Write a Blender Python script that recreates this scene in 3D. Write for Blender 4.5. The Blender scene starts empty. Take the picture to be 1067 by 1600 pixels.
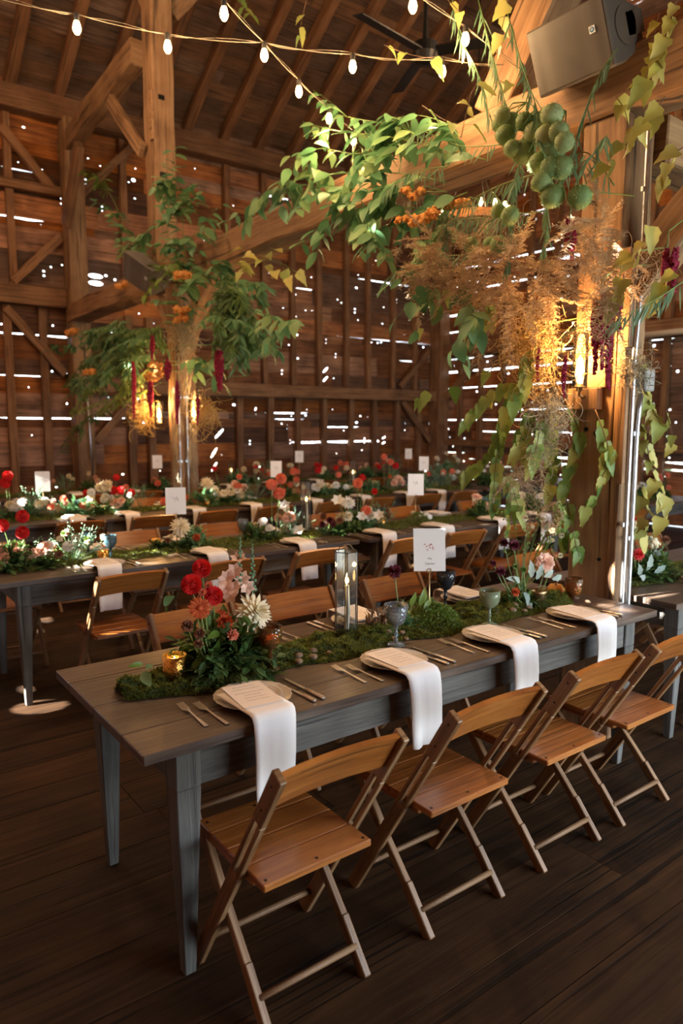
import bpy, bmesh, math, random
from mathutils import Vector, Matrix, noise

R = random.Random(11)
SC = bpy.context.scene
COL = SC.collection
PI = math.pi
V = Vector

# ------------------------------------------------------------------ camera
PITCH, YAW, ROLL, FPX = .123, .9296, .0016, 1117.7
CAM = V((-.6657, -1.7795, 1.6475))
_F = V((math.cos(PITCH) * math.cos(YAW), math.cos(PITCH) * math.sin(YAW), -math.sin(PITCH)))
_R0 = _F.cross(V((0, 0, 1))).normalized()
_U0 = _R0.cross(_F)
_R = _R0 * math.cos(ROLL) + _U0 * math.sin(ROLL)
_U = -_R0 * math.sin(ROLL) + _U0 * math.cos(ROLL)
cd = bpy.data.cameras.new('camera')
cam = bpy.data.objects.new('camera', cd)
COL.objects.link(cam)
cam.matrix_world = Matrix(((_R.x, _U.x, -_F.x, CAM.x), (_R.y, _U.y, -_F.y, CAM.y), (_R.z, _U.z, -_F.z, CAM.z), (0, 0, 0, 1)))
cd.sensor_fit = 'VERTICAL'
cd.sensor_height = 36
cd.lens = FPX / 1600 * 36
cd.clip_start = .05
cd.dof.use_dof = True
cd.dof.focus_distance = 2.75
cd.dof.aperture_fstop = 2.4
SC.camera = cam


def at(px, py, ax, v):
    """the point where the sight line of a measured spot meets the plane axis=v (0 X, 1 Y, 2 Z)"""
    d = _F * FPX + _R * (px - 533.5) - _U * (py - 800)
    return CAM + d * ((v - CAM[ax]) / d[ax])


# ------------------------------------------------------------------ light
W = bpy.data.worlds.new('sky')
SC.world = W
W.use_nodes = True
_b = W.node_tree.nodes['Background']
_b.inputs[0].default_value = (.80, .90, 1, 1)
_b.inputs[1].default_value = 9.0
SUN_D = V((1, -.22, -.50)).normalized()     # read off the shadow of the second table's leg
sd = bpy.data.lights.new('sun', 'SUN')
sd.energy = 55
sd.angle = .006
sd.color = (1, .95, .86)
sun = bpy.data.objects.new('sun', sd)
sun.rotation_euler = SUN_D.to_track_quat('-Z', 'Y').to_euler()
COL.objects.link(sun)


def lamp(name, loc, watts, col=(1, .60, .28), size=.03):
    l = bpy.data.lights.new(name, 'POINT')
    l.energy = watts
    l.color = col
    l.shadow_soft_size = size
    o = bpy.data.objects.new(name, l)
    o.location = loc
    COL.objects.link(o)
    return o


def area(name, loc, aim, sx, sy, watts, col, portal=False):
    l = bpy.data.lights.new(name, 'AREA')
    l.shape = 'RECTANGLE'
    l.size, l.size_y, l.energy, l.color = sx, sy, watts, col
    if portal:
        l.cycles.is_portal = True
    o = bpy.data.objects.new(name, l)
    o.location = loc
    o.rotation_euler = (V(aim) - V(loc)).to_track_quat('-Z', 'Y').to_euler()
    COL.objects.link(o)
    return o


# daylight through the open barn door behind and right of the camera (portal for the sky)
DOOR = (1.6, 6.6, 0.0, 2.4)      # x0 x1 z0 z1 in the near wall
area('door_daylight', (4.1, -3.62, 1.2), (4.1, 0, 1.2), 5.0, 2.4, 1, (1, 1, 1), portal=True)
# warm fill points added over the nave, no fixtures, out of view
for _x, _y in ((-.6, 2.2), (1.6, 5.0), (5.0, 3.0), (-.6, 7.0), (7.4, 4.0), (-.2, 4.6)):
    lamp('nave_fill', (_x, _y, 4.7 if _y == 2.2 else 5.4), 36 if _y == 2.2 else 62, (1, .62, .33), .12)

SC.view_settings.view_transform = 'Standard'
SC.view_settings.look = 'None'
SC.view_settings.gamma = 1
SC.view_settings.use_curve_mapping = False
SC.view_settings.exposure = 0.52
try:
    SC.cycles.use_denoising = True
    SC.cycles.max_bounces = 6
    SC.cycles.diffuse_bounces = 3
    SC.cycles.transparent_max_bounces = 12
    SC.cycles.caustics_reflective = False
    SC.cycles.caustics_refractive = False
    SC.cycles.sample_clamp_indirect = 4
except Exception:
    pass


# ------------------------------------------------------------------ materials
def nmat(name):
    m = bpy.data.materials.new(name)
    m.use_nodes = True
    nt = m.node_tree
    b = nt.nodes['Principled BSDF']
    return m, nt, b


def N(nt, t, **k):
    n = nt.nodes.new(t)
    for a, v in k.items():
        setattr(n, a, v)
    return n


def pmat(name, col, rough=.6, metal=0, coat=0, noise_amt=0, nscale=40, bump=0, emit=None, trans=0, rand=0, sheen=0):
    m, nt, b = nmat(name)
    b.inputs['Base Color'].default_value = (*col, 1)
    b.inputs['Roughness'].default_value = rough
    b.inputs['Metallic'].default_value = metal
    b.inputs['Coat Weight'].default_value = coat
    b.inputs['Transmission Weight'].default_value = trans
    b.inputs['Sheen Weight'].default_value = sheen
    if emit:
        b.inputs['Emission Color'].default_value = (*emit[:3], 1)
        b.inputs['Emission Strength'].default_value = emit[3]
    if noise_amt or bump or rand:
        tc = N(nt, 'ShaderNodeTexCoord')
        nz = N(nt, 'ShaderNodeTexNoise')
        nz.inputs['Scale'].default_value = nscale
        nz.inputs['Detail'].default_value = 4
        nt.links.new(tc.outputs['Object'], nz.inputs['Vector'])
        if noise_amt or rand:
            mx = N(nt, 'ShaderNodeHueSaturation')
            mx.inputs['Color'].default_value = (*col, 1)
            mr = N(nt, 'ShaderNodeMapRange')
            mr.inputs['To Min'].default_value = 1 - noise_amt
            mr.inputs['To Max'].default_value = 1 + noise_amt
            mr.inputs['From Min'].default_value = .3
            mr.inputs['From Max'].default_value = .7
            nt.links.new(nz.outputs['Fac'], mr.inputs['Value'])
            oi = N(nt, 'ShaderNodeObjectInfo')
            ad = N(nt, 'ShaderNodeMath', operation='MULTIPLY_ADD')
            ad.inputs[1].default_value = rand
            nt.links.new(oi.outputs['Random'], ad.inputs[0])
            nt.links.new(mr.outputs['Result'], ad.inputs[2])
            nt.links.new(ad.outputs[0], mx.inputs['Value'])
            nt.links.new(mx.outputs['Color'], b.inputs['Base Color'])
        if bump:
            bp = N(nt, 'ShaderNodeBump')
            bp.inputs['Strength'].default_value = bump
            bp.inputs['Distance'].default_value = .004
            nt.links.new(nz.outputs['Fac'], bp.inputs['Height'])
            nt.links.new(bp.outputs['Normal'], b.inputs['Normal'])
    return m


def wood(name, dark, mid, light, rough=.7, coat=0, gs=(1.1, 26), bump=.5, vary=.35, huev=.0, sat=1.0, grey=0, crack=.35):
    """wood with its grain along UV.x; every object gets its own shift and tone"""
    m, nt, b = nmat(name)
    uv = N(nt, 'ShaderNodeUVMap')
    oi = N(nt, 'ShaderNodeObjectInfo')
    sc = N(nt, 'ShaderNodeVectorMath', operation='SCALE')
    cb = N(nt, 'ShaderNodeCombineXYZ')
    for i in (0, 1, 2):
        nt.links.new(oi.outputs['Random'], cb.inputs[i])
    nt.links.new(cb.outputs[0], sc.inputs[0])
    sc.inputs['Scale'].default_value = 57.3
    ad = N(nt, 'ShaderNodeVectorMath', operation='ADD')
    nt.links.new(uv.outputs[0], ad.inputs[0])
    nt.links.new(sc.outputs[0], ad.inputs[1])
    mp = N(nt, 'ShaderNodeMapping')
    mp.inputs['Scale'].default_value = (gs[0], gs[1], 1)
    nt.links.new(ad.outputs[0], mp.inputs['Vector'])
    n1 = N(nt, 'ShaderNodeTexNoise')
    n1.inputs['Scale'].default_value = 1.6
    n1.inputs['Detail'].default_value = 7
    n1.inputs['Roughness'].default_value = .65
    n1.inputs['Distortion'].default_value = .9
    nt.links.new(mp.outputs[0], n1.inputs['Vector'])
    n2 = N(nt, 'ShaderNodeTexNoise')          # broad patches
    n2.inputs['Scale'].default_value = 2.6
    n2.inputs['Detail'].default_value = 3
    nt.links.new(ad.outputs[0], n2.inputs['Vector'])
    mm = N(nt, 'ShaderNodeMath', operation='MULTIPLY_ADD')
    mm.inputs[1].default_value = .45
    nt.links.new(n2.outputs['Fac'], mm.inputs[0])
    m2 = N(nt, 'ShaderNodeMath', operation='MULTIPLY')
    m2.inputs[1].default_value = .62
    nt.links.new(n1.outputs['Fac'], m2.inputs[0])
    nt.links.new(m2.outputs[0], mm.inputs[2])
    cr = N(nt, 'ShaderNodeValToRGB')
    e = cr.color_ramp.elements
    e[0].position, e[0].color = .36, (*dark, 1)
    e[1].position, e[1].color = .70, (*light, 1)
    k = e.new(.52)
    k.color = (*mid, 1)
    nt.links.new(mm.outputs[0], cr.inputs['Fac'])
    hs = N(nt, 'ShaderNodeHueSaturation')
    nt.links.new(cr.outputs[0], hs.inputs['Color'])
    mr = N(nt, 'ShaderNodeMapRange')
    mr.inputs['To Min'].default_value = 1 - vary
    mr.inputs['To Max'].default_value = 1 + vary
    nt.links.new(oi.outputs['Random'], mr.inputs['Value'])
    nt.links.new(mr.outputs[0], hs.inputs['Value'])
    wn = N(nt, 'ShaderNodeTexWhiteNoise', noise_dimensions='1D')
    nt.links.new(oi.outputs['Random'], wn.inputs['W'])
    ms = N(nt, 'ShaderNodeMapRange')
    ms.inputs['To Min'].default_value = sat - grey
    ms.inputs['To Max'].default_value = sat
    nt.links.new(wn.outputs['Value'], ms.inputs['Value'])
    nt.links.new(ms.outputs[0], hs.inputs['Saturation'])
    mc = N(nt, 'ShaderNodeMapping')
    mc.inputs['Scale'].default_value = (gs[0] * 1.1, gs[1] * 2.2, 1)
    nt.links.new(ad.outputs[0], mc.inputs['Vector'])
    n3 = N(nt, 'ShaderNodeTexNoise')
    n3.inputs['Scale'].default_value = 1.0
    n3.inputs['Detail'].default_value = 3
    nt.links.new(mc.outputs[0], n3.inputs['Vector'])
    cc_ = N(nt, 'ShaderNodeMapRange')
    cc_.inputs['From Min'].default_value = .34
    cc_.inputs['From Max'].default_value = .40
    cc_.inputs['To Min'].default_value = crack
    cc_.inputs['To Max'].default_value = 1
    nt.links.new(n3.outputs['Fac'], cc_.inputs['Value'])
    mu = N(nt, 'ShaderNodeMix', data_type='RGBA', blend_type='MULTIPLY')
    mu.inputs['Factor'].default_value = 1
    nt.links.new(hs.outputs[0], mu.inputs['A'])
    nt.links.new(cc_.outputs[0], mu.inputs['B'])
    nt.links.new(mu.outputs['Result'], b.inputs['Base Color'])
    b.inputs['Roughness'].default_value = rough
    b.inputs['Coat Weight'].default_value = coat
    b.inputs['Coat Roughness'].default_value = .25
    bp = N(nt, 'ShaderNodeBump')
    bp.inputs['Strength'].default_value = bump
    bp.inputs['Distance'].default_value = .004
    hb = N(nt, 'ShaderNodeMath', operation='ADD')
    nt.links.new(n1.outputs['Fac'], hb.inputs[0])
    nt.links.new(cc_.outputs[0], hb.inputs[1])
    nt.links.new(hb.outputs[0], bp.inputs['Height'])
    nt.links.new(bp.outputs[0], b.inputs['Normal'])
    return m


def leafmat(name, c1, c2, c3=None, rough=.5, transl=.35):
    """colour varies leaf by leaf (mesh island) and object by object"""
    m, nt, b = nmat(name)
    g = N(nt, 'ShaderNodeNewGeometry')
    oi = N(nt, 'ShaderNodeObjectInfo')
    a = N(nt, 'ShaderNodeMath', operation='ADD')
    nt.links.new(g.outputs['Random Per Island'], a.inputs[0])
    nt.links.new(oi.outputs['Random'], a.inputs[1])
    fr = N(nt, 'ShaderNodeMath', operation='FRACT')
    nt.links.new(a.outputs[0], fr.inputs[0])
    cr = N(nt, 'ShaderNodeValToRGB')
    e = cr.color_ramp.elements
    e[0].position, e[0].color = .0, (*c1, 1)
    e[1].position, e[1].color = 1, (*(c3 or c2), 1)
    k = e.new(.55)
    k.color = (*c2, 1)
    nt.links.new(fr.outputs[0], cr.inputs['Fac'])
    nt.links.new(cr.outputs[0], b.inputs['Base Color'])
    b.inputs['Roughness'].default_value = rough
    t = N(nt, 'ShaderNodeBsdfTranslucent')
    nt.links.new(cr.outputs[0], t.inputs['Color'])
    mx = N(nt, 'ShaderNodeMixShader')
    mx.inputs[0].default_value = transl
    nt.links.new(b.outputs[0], mx.inputs[1])
    nt.links.new(t.outputs[0], mx.inputs[2])
    nt.links.new(mx.outputs[0], nt.nodes['Material Output'].inputs['Surface'])
    return m


def glassmat(name, col, dens=.5, rough=.05, bump=0, bs=60):
    """thin glass: tinted see-through with mirror glints"""
    m, nt, b = nmat(name)
    nt.nodes.remove(b)
    tr = N(nt, 'ShaderNodeBsdfTransparent')
    tr.inputs[0].default_value = (*col, 1)
    gl = N(nt, 'ShaderNodeBsdfGlossy')
    gl.inputs['Roughness'].default_value = rough
    gl.inputs['Color'].default_value = (1, 1, 1, 1)
    df = N(nt, 'ShaderNodeBsdfDiffuse')
    df.inputs[0].default_value = (*[c * .6 for c in col], 1)
    lw = N(nt, 'ShaderNodeLayerWeight')
    lw.inputs['Blend'].default_value = .35
    m1 = N(nt, 'ShaderNodeMixShader')
    m1.inputs[0].default_value = dens
    nt.links.new(tr.outputs[0], m1.inputs[1])
    nt.links.new(df.outputs[0], m1.inputs[2])
    m2 = N(nt, 'ShaderNodeMixShader')
    nt.links.new(lw.outputs['Fresnel'], m2.inputs[0])
    nt.links.new(m1.outputs[0], m2.inputs[1])
    nt.links.new(gl.outputs[0], m2.inputs[2])
    nt.links.new(m2.outputs[0], nt.nodes['Material Output'].inputs['Surface'])
    if bump:
        tc = N(nt, 'ShaderNodeTexCoord')
        vo = N(nt, 'ShaderNodeTexVoronoi')
        vo.inputs['Scale'].default_value = bs
        nt.links.new(tc.outputs['Object'], vo.inputs['Vector'])
        bp = N(nt, 'ShaderNodeBump')
        bp.inputs['Strength'].default_value = bump
        bp.inputs['Distance'].default_value = .003
        nt.links.new(vo.outputs['Distance'], bp.inputs['Height'])
        nt.links.new(bp.outputs[0], gl.inputs['Normal'])
        nt.links.new(bp.outputs[0], lw.inputs['Normal'])
    return m


M = {}
M['board'] = wood('old wall board', (.050, .020, .009), (.23, .085, .030), (.42, .175, .062), .85, 0, (.9, 22), .8, .62, grey=.5, sat=1.12)
M['roof'] = wood('roof board', (.045, .022, .010), (.13, .062, .028), (.21, .105, .048), .85, 0, (.9, 22), .7, .35, grey=.3)
M['rafter'] = wood('rafter', (.08, .036, .016), (.20, .095, .042), (.30, .15, .070), .8, 0, (.9, 20), .6, .2)
M['stud'] = wood('stud', (.09, .042, .020), (.21, .105, .050), (.32, .17, .085), .8, 0, (.9, 24), .5, .2)
M['timber'] = wood('hewn timber', (.10, .048, .022), (.26, .145, .070), (.40, .245, .13), .75, 0, (.7, 12), .8, .12)
M['floor'] = wood('floor board', (.010, .0045, .0015), (.030, .013, .0042), (.055, .026, .009), .75, 0, (.8, 18), .4, .25)
M['floor'].node_tree.nodes['Principled BSDF'].inputs['Specular IOR Level'].default_value = .18
M['table'] = wood('weathered table wood', (.028, .018, .012), (.082, .053, .036), (.155, .108, .078), .45, .2, (1.0, 24), .5, .14)
M['tleg'] = wood('grey table frame wood', (.036, .034, .031), (.085, .082, .075), (.155, .150, .138), .6, 0, (1.2, 24), .6, .1)
M['oak'] = wood('varnished oak', (.12, .036, .007), (.31, .100, .018), (.46, .175, .036), .35, .5, (1.6, 30), .25, .10, crack=.6)
M['oakleg'] = wood('worn oak rail', (.075, .036, .015), (.20, .10, .040), (.34, .20, .098), .5, .15, (1.6, 30), .35, .10, crack=.5)
M['linen'] = pmat('white linen', (.90, .885, .87), .9, noise_amt=.02, nscale=300, bump=.15, sheen=.2)
M['paper'] = pmat('cream card', (.88, .83, .79), .85, noise_amt=.02, nscale=200)
M['cardw'] = pmat('white card', (.92, .92, .92), .8)
M['china'] = pmat('glazed china', (.78, .76, .72), .15, coat=.6)
M['china2'] = pmat('cream rim plate', (.72, .67, .60), .2, coat=.5)
M['silver'] = pmat('old silver', (.70, .64, .56), .3, metal=.8, noise_amt=.15, nscale=60)
M['bronze'] = pmat('antique bronze', (.30, .20, .10), .35, metal=1, noise_amt=.3, nscale=80, bump=.6)
M['gold'] = pmat('hammered gold glass', (.75, .42, .10), .25, metal=1, noise_amt=.35, nscale=90, bump=1)
M['black'] = pmat('black metal', (.012, .012, .012), .45, metal=.6)
M['brass'] = pmat('brass wire', (.62, .48, .26), .35, metal=1)
M['steel'] = pmat('galvanised conduit', (.55, .57, .60), .32, metal=1, noise_amt=.1, nscale=30)
M['wax'] = pmat('ivory wax', (.82, .74, .52), .5)
M['flame'] = pmat('candle flame', (1, .7, .3), .5, emit=(1, .58, .18, 16))
M['bulb'] = pmat('lit bulb', (1, .8, .5), .4, emit=(1, .66, .28, 11))
M['cable'] = pmat('lighting cable', (.30, .24, .17), .6)
M['socket'] = pmat('bulb socket', (.05, .045, .04), .6)
M['spk'] = pmat('speaker casing', (.125, .110, .098), .65, noise_amt=.05, nscale=200, bump=.2)
M['spk_d'] = pmat('speaker bracket', (.14, .12, .10), .6)
M['moss'] = leafmat('moss', (.060, .085, .010), (.13, .17, .020), (.26, .27, .040), .9, .2)
M['mossb'] = pmat('moss bed', (.05, .065, .012), .95, noise_amt=.5, nscale=40)
M['greyarea'] = pmat('grey junction box', (.25, .25, .25), .5)
M['leaf_g'] = leafmat('broad green leaf', (.07, .20, .09), (.14, .31, .14), (.28, .42, .18), .45, .35)
M['leaf_y'] = leafmat('yellowing leaf', (.50, .46, .10), (.58, .52, .18), (.32, .38, .09), .5, .3)
M['leaf_v'] = leafmat('vine leaf', (.14, .29, .07), (.26, .40, .10), (.52, .55, .16), .45, .38)
M['willow'] = leafmat('narrow grey green leaf', (.12, .26, .16), (.19, .35, .21), (.26, .40, .24), .5, .35)
M['fern'] = leafmat('fern green', (.035, .085, .02), (.065, .14, .03), (.12, .20, .05), .6, .25)
M['herb'] = leafmat('bright herb green', (.06, .12, .012), (.11, .19, .02), (.17, .26, .05), .5, .25)
M['dry'] = leafmat('dried plume', (.40, .28, .17), (.52, .39, .25), (.62, .48, .32), .8, .35)
M['smoss'] = leafmat('hanging grey moss', (.28, .25, .17), (.36, .33, .24), (.45, .42, .32), .9, .2)
M['straw'] = leafmat('golden tangle', (.55, .36, .12), (.68, .48, .18), (.75, .58, .26), .7, .3)
M['dusty'] = leafmat('silver felt leaf', (.24, .31, .27), (.32, .39, .34), (.40, .46, .41), .8, .15)
M['pod'] = leafmat('balloon pod', (.22, .36, .14), (.36, .50, .24), (.50, .60, .34), .6, .3)
M['amar'] = leafmat('amaranth', (.26, .010, .05), (.36, .018, .075), (.48, .04, .09), .8, .25)
M['orange'] = leafmat('orange cluster', (.65, .28, .07), (.78, .38, .10), (.85, .50, .18), .8, .3)
M['stem'] = pmat('green stem', (.14, .22, .06), .6)
M['twig'] = pmat('brown twig', (.16, .09, .045), .7)
M['red'] = leafmat('red petals', (.45, .008, .010), (.62, .014, .016), (.72, .03, .02), .6, .25)
M['coral'] = leafmat('coral petals', (.70, .16, .09), (.80, .24, .14), (.85, .32, .2), .6, .25)
M['rust'] = leafmat('rust petals', (.50, .07, .02), (.60, .11, .03), (.68, .18, .05), .6, .25)
M['cream'] = leafmat('cream petals', (.80, .70, .46), (.86, .78, .58), (.90, .85, .70), .6, .3)
M['white'] = leafmat('white petals', (.80, .80, .76), (.86, .85, .80), (.9, .9, .86), .6, .3)
M['blush'] = leafmat('blush petals', (.80, .48, .36), (.86, .56, .43), (.90, .66, .54), .6, .3)
M['plum'] = leafmat('dark plum petals', (.060, .006, .012), (.10, .008, .02), (.16, .015, .03), .6, .2)
M['brown'] = leafmat('brown petals', (.16, .06, .03), (.22, .09, .045), (.30, .13, .07), .7, .2)
M['centre'] = pmat('flower centre', (.18, .02, .01), .8)
M['stone'] = pmat('pebble', (.20, .13, .08), .7, noise_amt=.3, nscale=60, bump=.4, rand=.2)
M['pumpkin'] = pmat('small gourd', (.62, .30, .05), .5, noise_amt=.15, nscale=20)
M['g_clear'] = glassmat('smoky clear glass', (.92, .95, .96), .05)
M['g_cut'] = glassmat('clear cut glass', (.78, .86, .92), .22, .08, 1, 90)
M['g_green'] = glassmat('green glass', (.42, .52, .32), .55, .1, .6, 90)
M['g_blue'] = glassmat('blue glass', (.10, .22, .28), .6, .08, 1, 120)
M['g_black'] = glassmat('near black glass', (.03, .035, .045), .75, .08, .6, 80)
M['g_amber'] = glassmat('amber glass', (.85, .45, .12), .12, .1, 1, 110)
M['g_bulb'] = glassmat('bulb glass', (1, .93, .8), .02)
M['ink'] = pmat('grey ink', (.25, .24, .25), .9)
M['inkred'] = pmat('rose ink', (.55, .18, .17), .9)
M['logo_w'] = pmat('badge white', (.85, .88, .9), .5)
M['logo_b'] = pmat('badge blue', (.02, .20, .48), .5)
M['ground'] = pmat('outside ground', (.40, .42, .36), .9, noise_amt=.2, nscale=2)
M['outwood'] = M['board']
M['whitepipe'] = pmat('white pipe', (.8, .78, .74), .5)


def grille(name):
    m, nt, b = nmat(name)
    tc = N(nt, 'ShaderNodeTexCoord')
    vo = N(nt, 'ShaderNodeTexVoronoi')
    vo.inputs['Scale'].default_value = 150
    vo.inputs['Randomness'].default_value = 0
    nt.links.new(tc.outputs['Object'], vo.inputs['Vector'])
    cr = N(nt, 'ShaderNodeValToRGB')
    cr.color_ramp.elements[0].position = .30
    cr.color_ramp.elements[0].color = (.03, .026, .022, 1)
    cr.color_ramp.elements[1].position = .38
    cr.color_ramp.elements[1].color = (.105, .092, .082, 1)
    nt.links.new(vo.outputs['Distance'], cr.inputs['Fac'])
    nt.links.new(cr.outputs[0], b.inputs['Base Color'])
    b.inputs['Roughness'].default_value = .5
    return m


M['grille'] = grille('perforated grille')


# ------------------------------------------------------------------ mesh building
class MB:
    def __init__(s):
        s.v, s.f, s.uv = [], [], []

    def add(s, vs, fs, uvs=None):
        o = len(s.v)
        s.v.extend([tuple(p) for p in vs])
        for i, f in enumerate(fs):
            s.f.append([o + k for k in f])
            s.uv.append(uvs[i] if uvs else [(vs[k][0], vs[k][1]) for k in f])

    def bar(s, a, b, w, d, side=None, w2=None, d2=None, seg=1, jit=0, rnd=R):
        """squared stick a>b, w across side, d across the other way; UV grain runs along it"""
        a, b = V(a), V(b)
        ax = (b - a)
        L = ax.length
        ax.normalize()
        if side is None:
            side = V((0, 0, 1)).cross(ax)
            if side.length < .1:
                side = V((1, 0, 0))
        side = V(side)
        side = (side - ax * side.dot(ax)).normalized()
        up = ax.cross(side)
        w2 = w if w2 is None else w2
        d2 = d if d2 is None else d2
        vs = []
        for i in range(seg + 1):
            t = i / seg
            ww, dd = (w + (w2 - w) * t) / 2, (d + (d2 - d) * t) / 2
            c = a + ax * (L * t)
            for sx, sy in ((-1, -1), (1, -1), (1, 1), (-1, 1)):
                jx, jy = (rnd.uniform(-jit, jit), rnd.uniform(-jit, jit)) if jit else (0, 0)
                vs.append(c + side * (sx * ww + jx) + up * (sy * dd + jy))
        fs, us = [], []
        off = [0, w, w + d, 2 * w + d, 2 * (w + d)]
        for i in range(seg):
            t0, t1 = L * i / seg, L * (i + 1) / seg
            for k in range(4):
                fs.append([i * 4 + k, i * 4 + (k + 1) % 4, (i + 1) * 4 + (k + 1) % 4, (i + 1) * 4 + k])
                us.append([(t0, off[k]), (t0, off[k + 1]), (t1, off[k + 1]), (t1, off[k])])
        fs.append([3, 2, 1, 0])
        us.append([(0, 0), (.02, 0), (.02, d), (0, d)])
        n = seg * 4
        fs.append([n, n + 1, n + 2, n + 3])
        us.append([(0, 0), (.02, 0), (.02, d), (0, d)])
        s.add(vs, fs, us)

    def box(s, c, sz, rz=0):
        x, y, z = c
        dx, dy = math.cos(rz) * sz[0] / 2, math.sin(rz) * sz[0] / 2
        s.bar((x - dx, y - dy, z), (x + dx, y + dy, z), sz[1], sz[2])

    def tube(s, pts, r, n=6, cap=True, r2=None):
        pts = [V(p) for p in pts]
        m = len(pts)
        prev = None
        vs = []
        for i, p in enumerate(pts):
            t = (pts[min(i + 1, m - 1)] - pts[max(i - 1, 0)]).normalized()
            if prev is None:
                u = t.cross(V((0, 0, 1)))
                if u.length < .05:
                    u = t.cross(V((1, 0, 0)))
            else:
                u = prev - t * prev.dot(t)
            u.normalize()
            prev = u
            w = t.cross(u)
            rr = r[i] if isinstance(r, (list, tuple)) else (r if r2 is None else r + (r2 - r) * i / (m - 1))
            for k in range(n):
                a = 2 * PI * k / n
                vs.append(p + (u * math.cos(a) + w * math.sin(a)) * rr)
        fs = []
        for i in range(m - 1):
            for k in range(n):
                fs.append([i * n + k, i * n + (k + 1) % n, (i + 1) * n + (k + 1) % n, (i + 1) * n + k])
        if cap:
            fs.append(list(range(n))[::-1])
            fs.append([(m - 1) * n + k for k in range(n)])
        us = [[(i * .05, k) for i, k in ((0, 0), (0, 1), (1, 1), (1, 0))] if len(f) == 4 else [(0, 0)] * len(f) for f in fs]
        s.add(vs, fs, us)

    def lathe(s, prof, n=20, c=(0, 0, 0), wave=None):
        c = V(c)
        vs, fs = [], []
        for j, (r, z) in enumerate(prof):
            for k in range(n):
                a = 2 * PI * k / n
                rr = r * (1 + (wave(a, j) if wave else 0))
                vs.append(c + V((rr * math.cos(a), rr * math.sin(a), z)))
        for j in range(len(prof) - 1):
            for k in range(n):
                fs.append([j * n + k, j * n + (k + 1) % n, (j + 1) * n + (k + 1) % n, (j + 1) * n + k])
        if prof[0][0] > 1e-4:
            fs.append(list(range(n))[::-1])
        if prof[-1][0] > 1e-4 and prof[-1] != prof[0]:
            fs.append([(len(prof) - 1) * n + k for k in range(n)])
        s.add(vs, fs)

    def ball(s, c, r, n=8, sq=1, lump=0):
        c = V(c)
        vs, fs = [], []
        m = max(4, n // 2)
        for j in range(m + 1):
            th = PI * j / m
            for k in range(n):
                a = 2 * PI * k / n
                rr = r * (1 + (R.uniform(-lump, lump) if lump and 0 < j < m else 0))
                vs.append(c + V((rr * math.sin(th) * math.cos(a), rr * math.sin(th) * math.sin(a), rr * sq * math.cos(th))))
        for j in range(m):
            for k in range(n):
                fs.append([j * n + k, (j + 1) * n + k, (j + 1) * n + (k + 1) % n, j * n + (k + 1) % n])
        s.add(vs, fs)

    def leaf(s, b, d, up, L, Wd, kind='oval', fold=.18, curl=.25):
        """six-face leaf blade with a folded midrib and a drooping tip"""
        b, d, up = V(b), V(d).normalized(), V(up)
        sd = d.cross(up)
        if sd.length < .05:
            sd = d.cross(V((.3, 1, .2)))
        sd.normalize()
        up = sd.cross(d).normalized()
        prof = {'oval': ((.25, .72), (.6, .85)), 'heart': ((.14, .95), (.55, .75)), 'willow': ((.3, .9), (.7, .7)), 'lobed': ((.25, .9), (.6, .55))}[kind]
        vs = [b, None, None, None, None, None, None, b + d * L - up * (curl * L)]
        i = 1
        for t, w in prof:
            c = b + d * (L * t) - up * (curl * L * t * t)
            vs[i] = c + sd * (w * Wd / 2) + up * (fold * Wd * w)
            vs[i + 1] = c
            vs[i + 2] = c - sd * (w * Wd / 2) + up * (fold * Wd * w)
            i += 3
        s.add(vs, [[0, 2, 1], [0, 3, 2], [1, 2, 5, 4], [2, 3, 6, 5], [4, 5, 7], [5, 6, 7]])

    def leaf2(s, b, d, up, L, Wd, fold=.15):
        b, d, up = V(b), V(d).normalized(), V(up)
        sd = d.cross(up)
        if sd.length < .05:
            sd = d.cross(V((.3, 1, .2)))
        sd.normalize()
        up = sd.cross(d)
        m = b + d * (L * .45) + up * (fold * Wd)
        s.add([b, m + sd * (Wd / 2), b + d * L, m - sd * (Wd / 2)], [[0, 1, 2], [0, 2, 3]])

    def petal(s, c, d, up, L, Wd, cup=.3, r0=0):
        c, d, up = V(c), V(d).normalized(), V(up).normalized()
        sd = d.cross(up).normalized()
        up = sd.cross(d).normalized()
        p0 = c + d * r0
        vs = [p0, p0 + d * (L * .6) + sd * (Wd / 2) + up * (cup * L * .35), p0 + d * (L * .55) + up * (cup * L * .1),
              p0 + d * (L * .6) - sd * (Wd / 2) + up * (cup * L * .35), p0 + d * L + up * (cup * L)]
        s.add(vs, [[0, 2, 1], [0, 3, 2], [1, 2, 4], [2, 3, 4]])

    def build(s, name, mat, parent=None, smooth=False, kind=None, label=None, bevel=0, loc=None):
        me = bpy.data.meshes.new(name)
        me.from_pydata(s.v, [], s.f)
        me.materials.append(mat)
        uv = me.uv_layers.new(name='UVMap')
        flat = [c for f in s.uv for p in f for c in p]
        uv.data.foreach_set('uv', flat)
        if bevel:
            bm = bmesh.new()
            bm.from_mesh(me)
            bmesh.ops.bevel(bm, geom=bm.edges[:], offset=bevel, segments=1, affect='EDGES', clamp_overlap=True)
            bm.to_mesh(me)
            bm.free()
        if smooth:
            me.shade_smooth()
        me.update()
        return put(name, me, parent, kind=kind, label=label, loc=loc)


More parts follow.
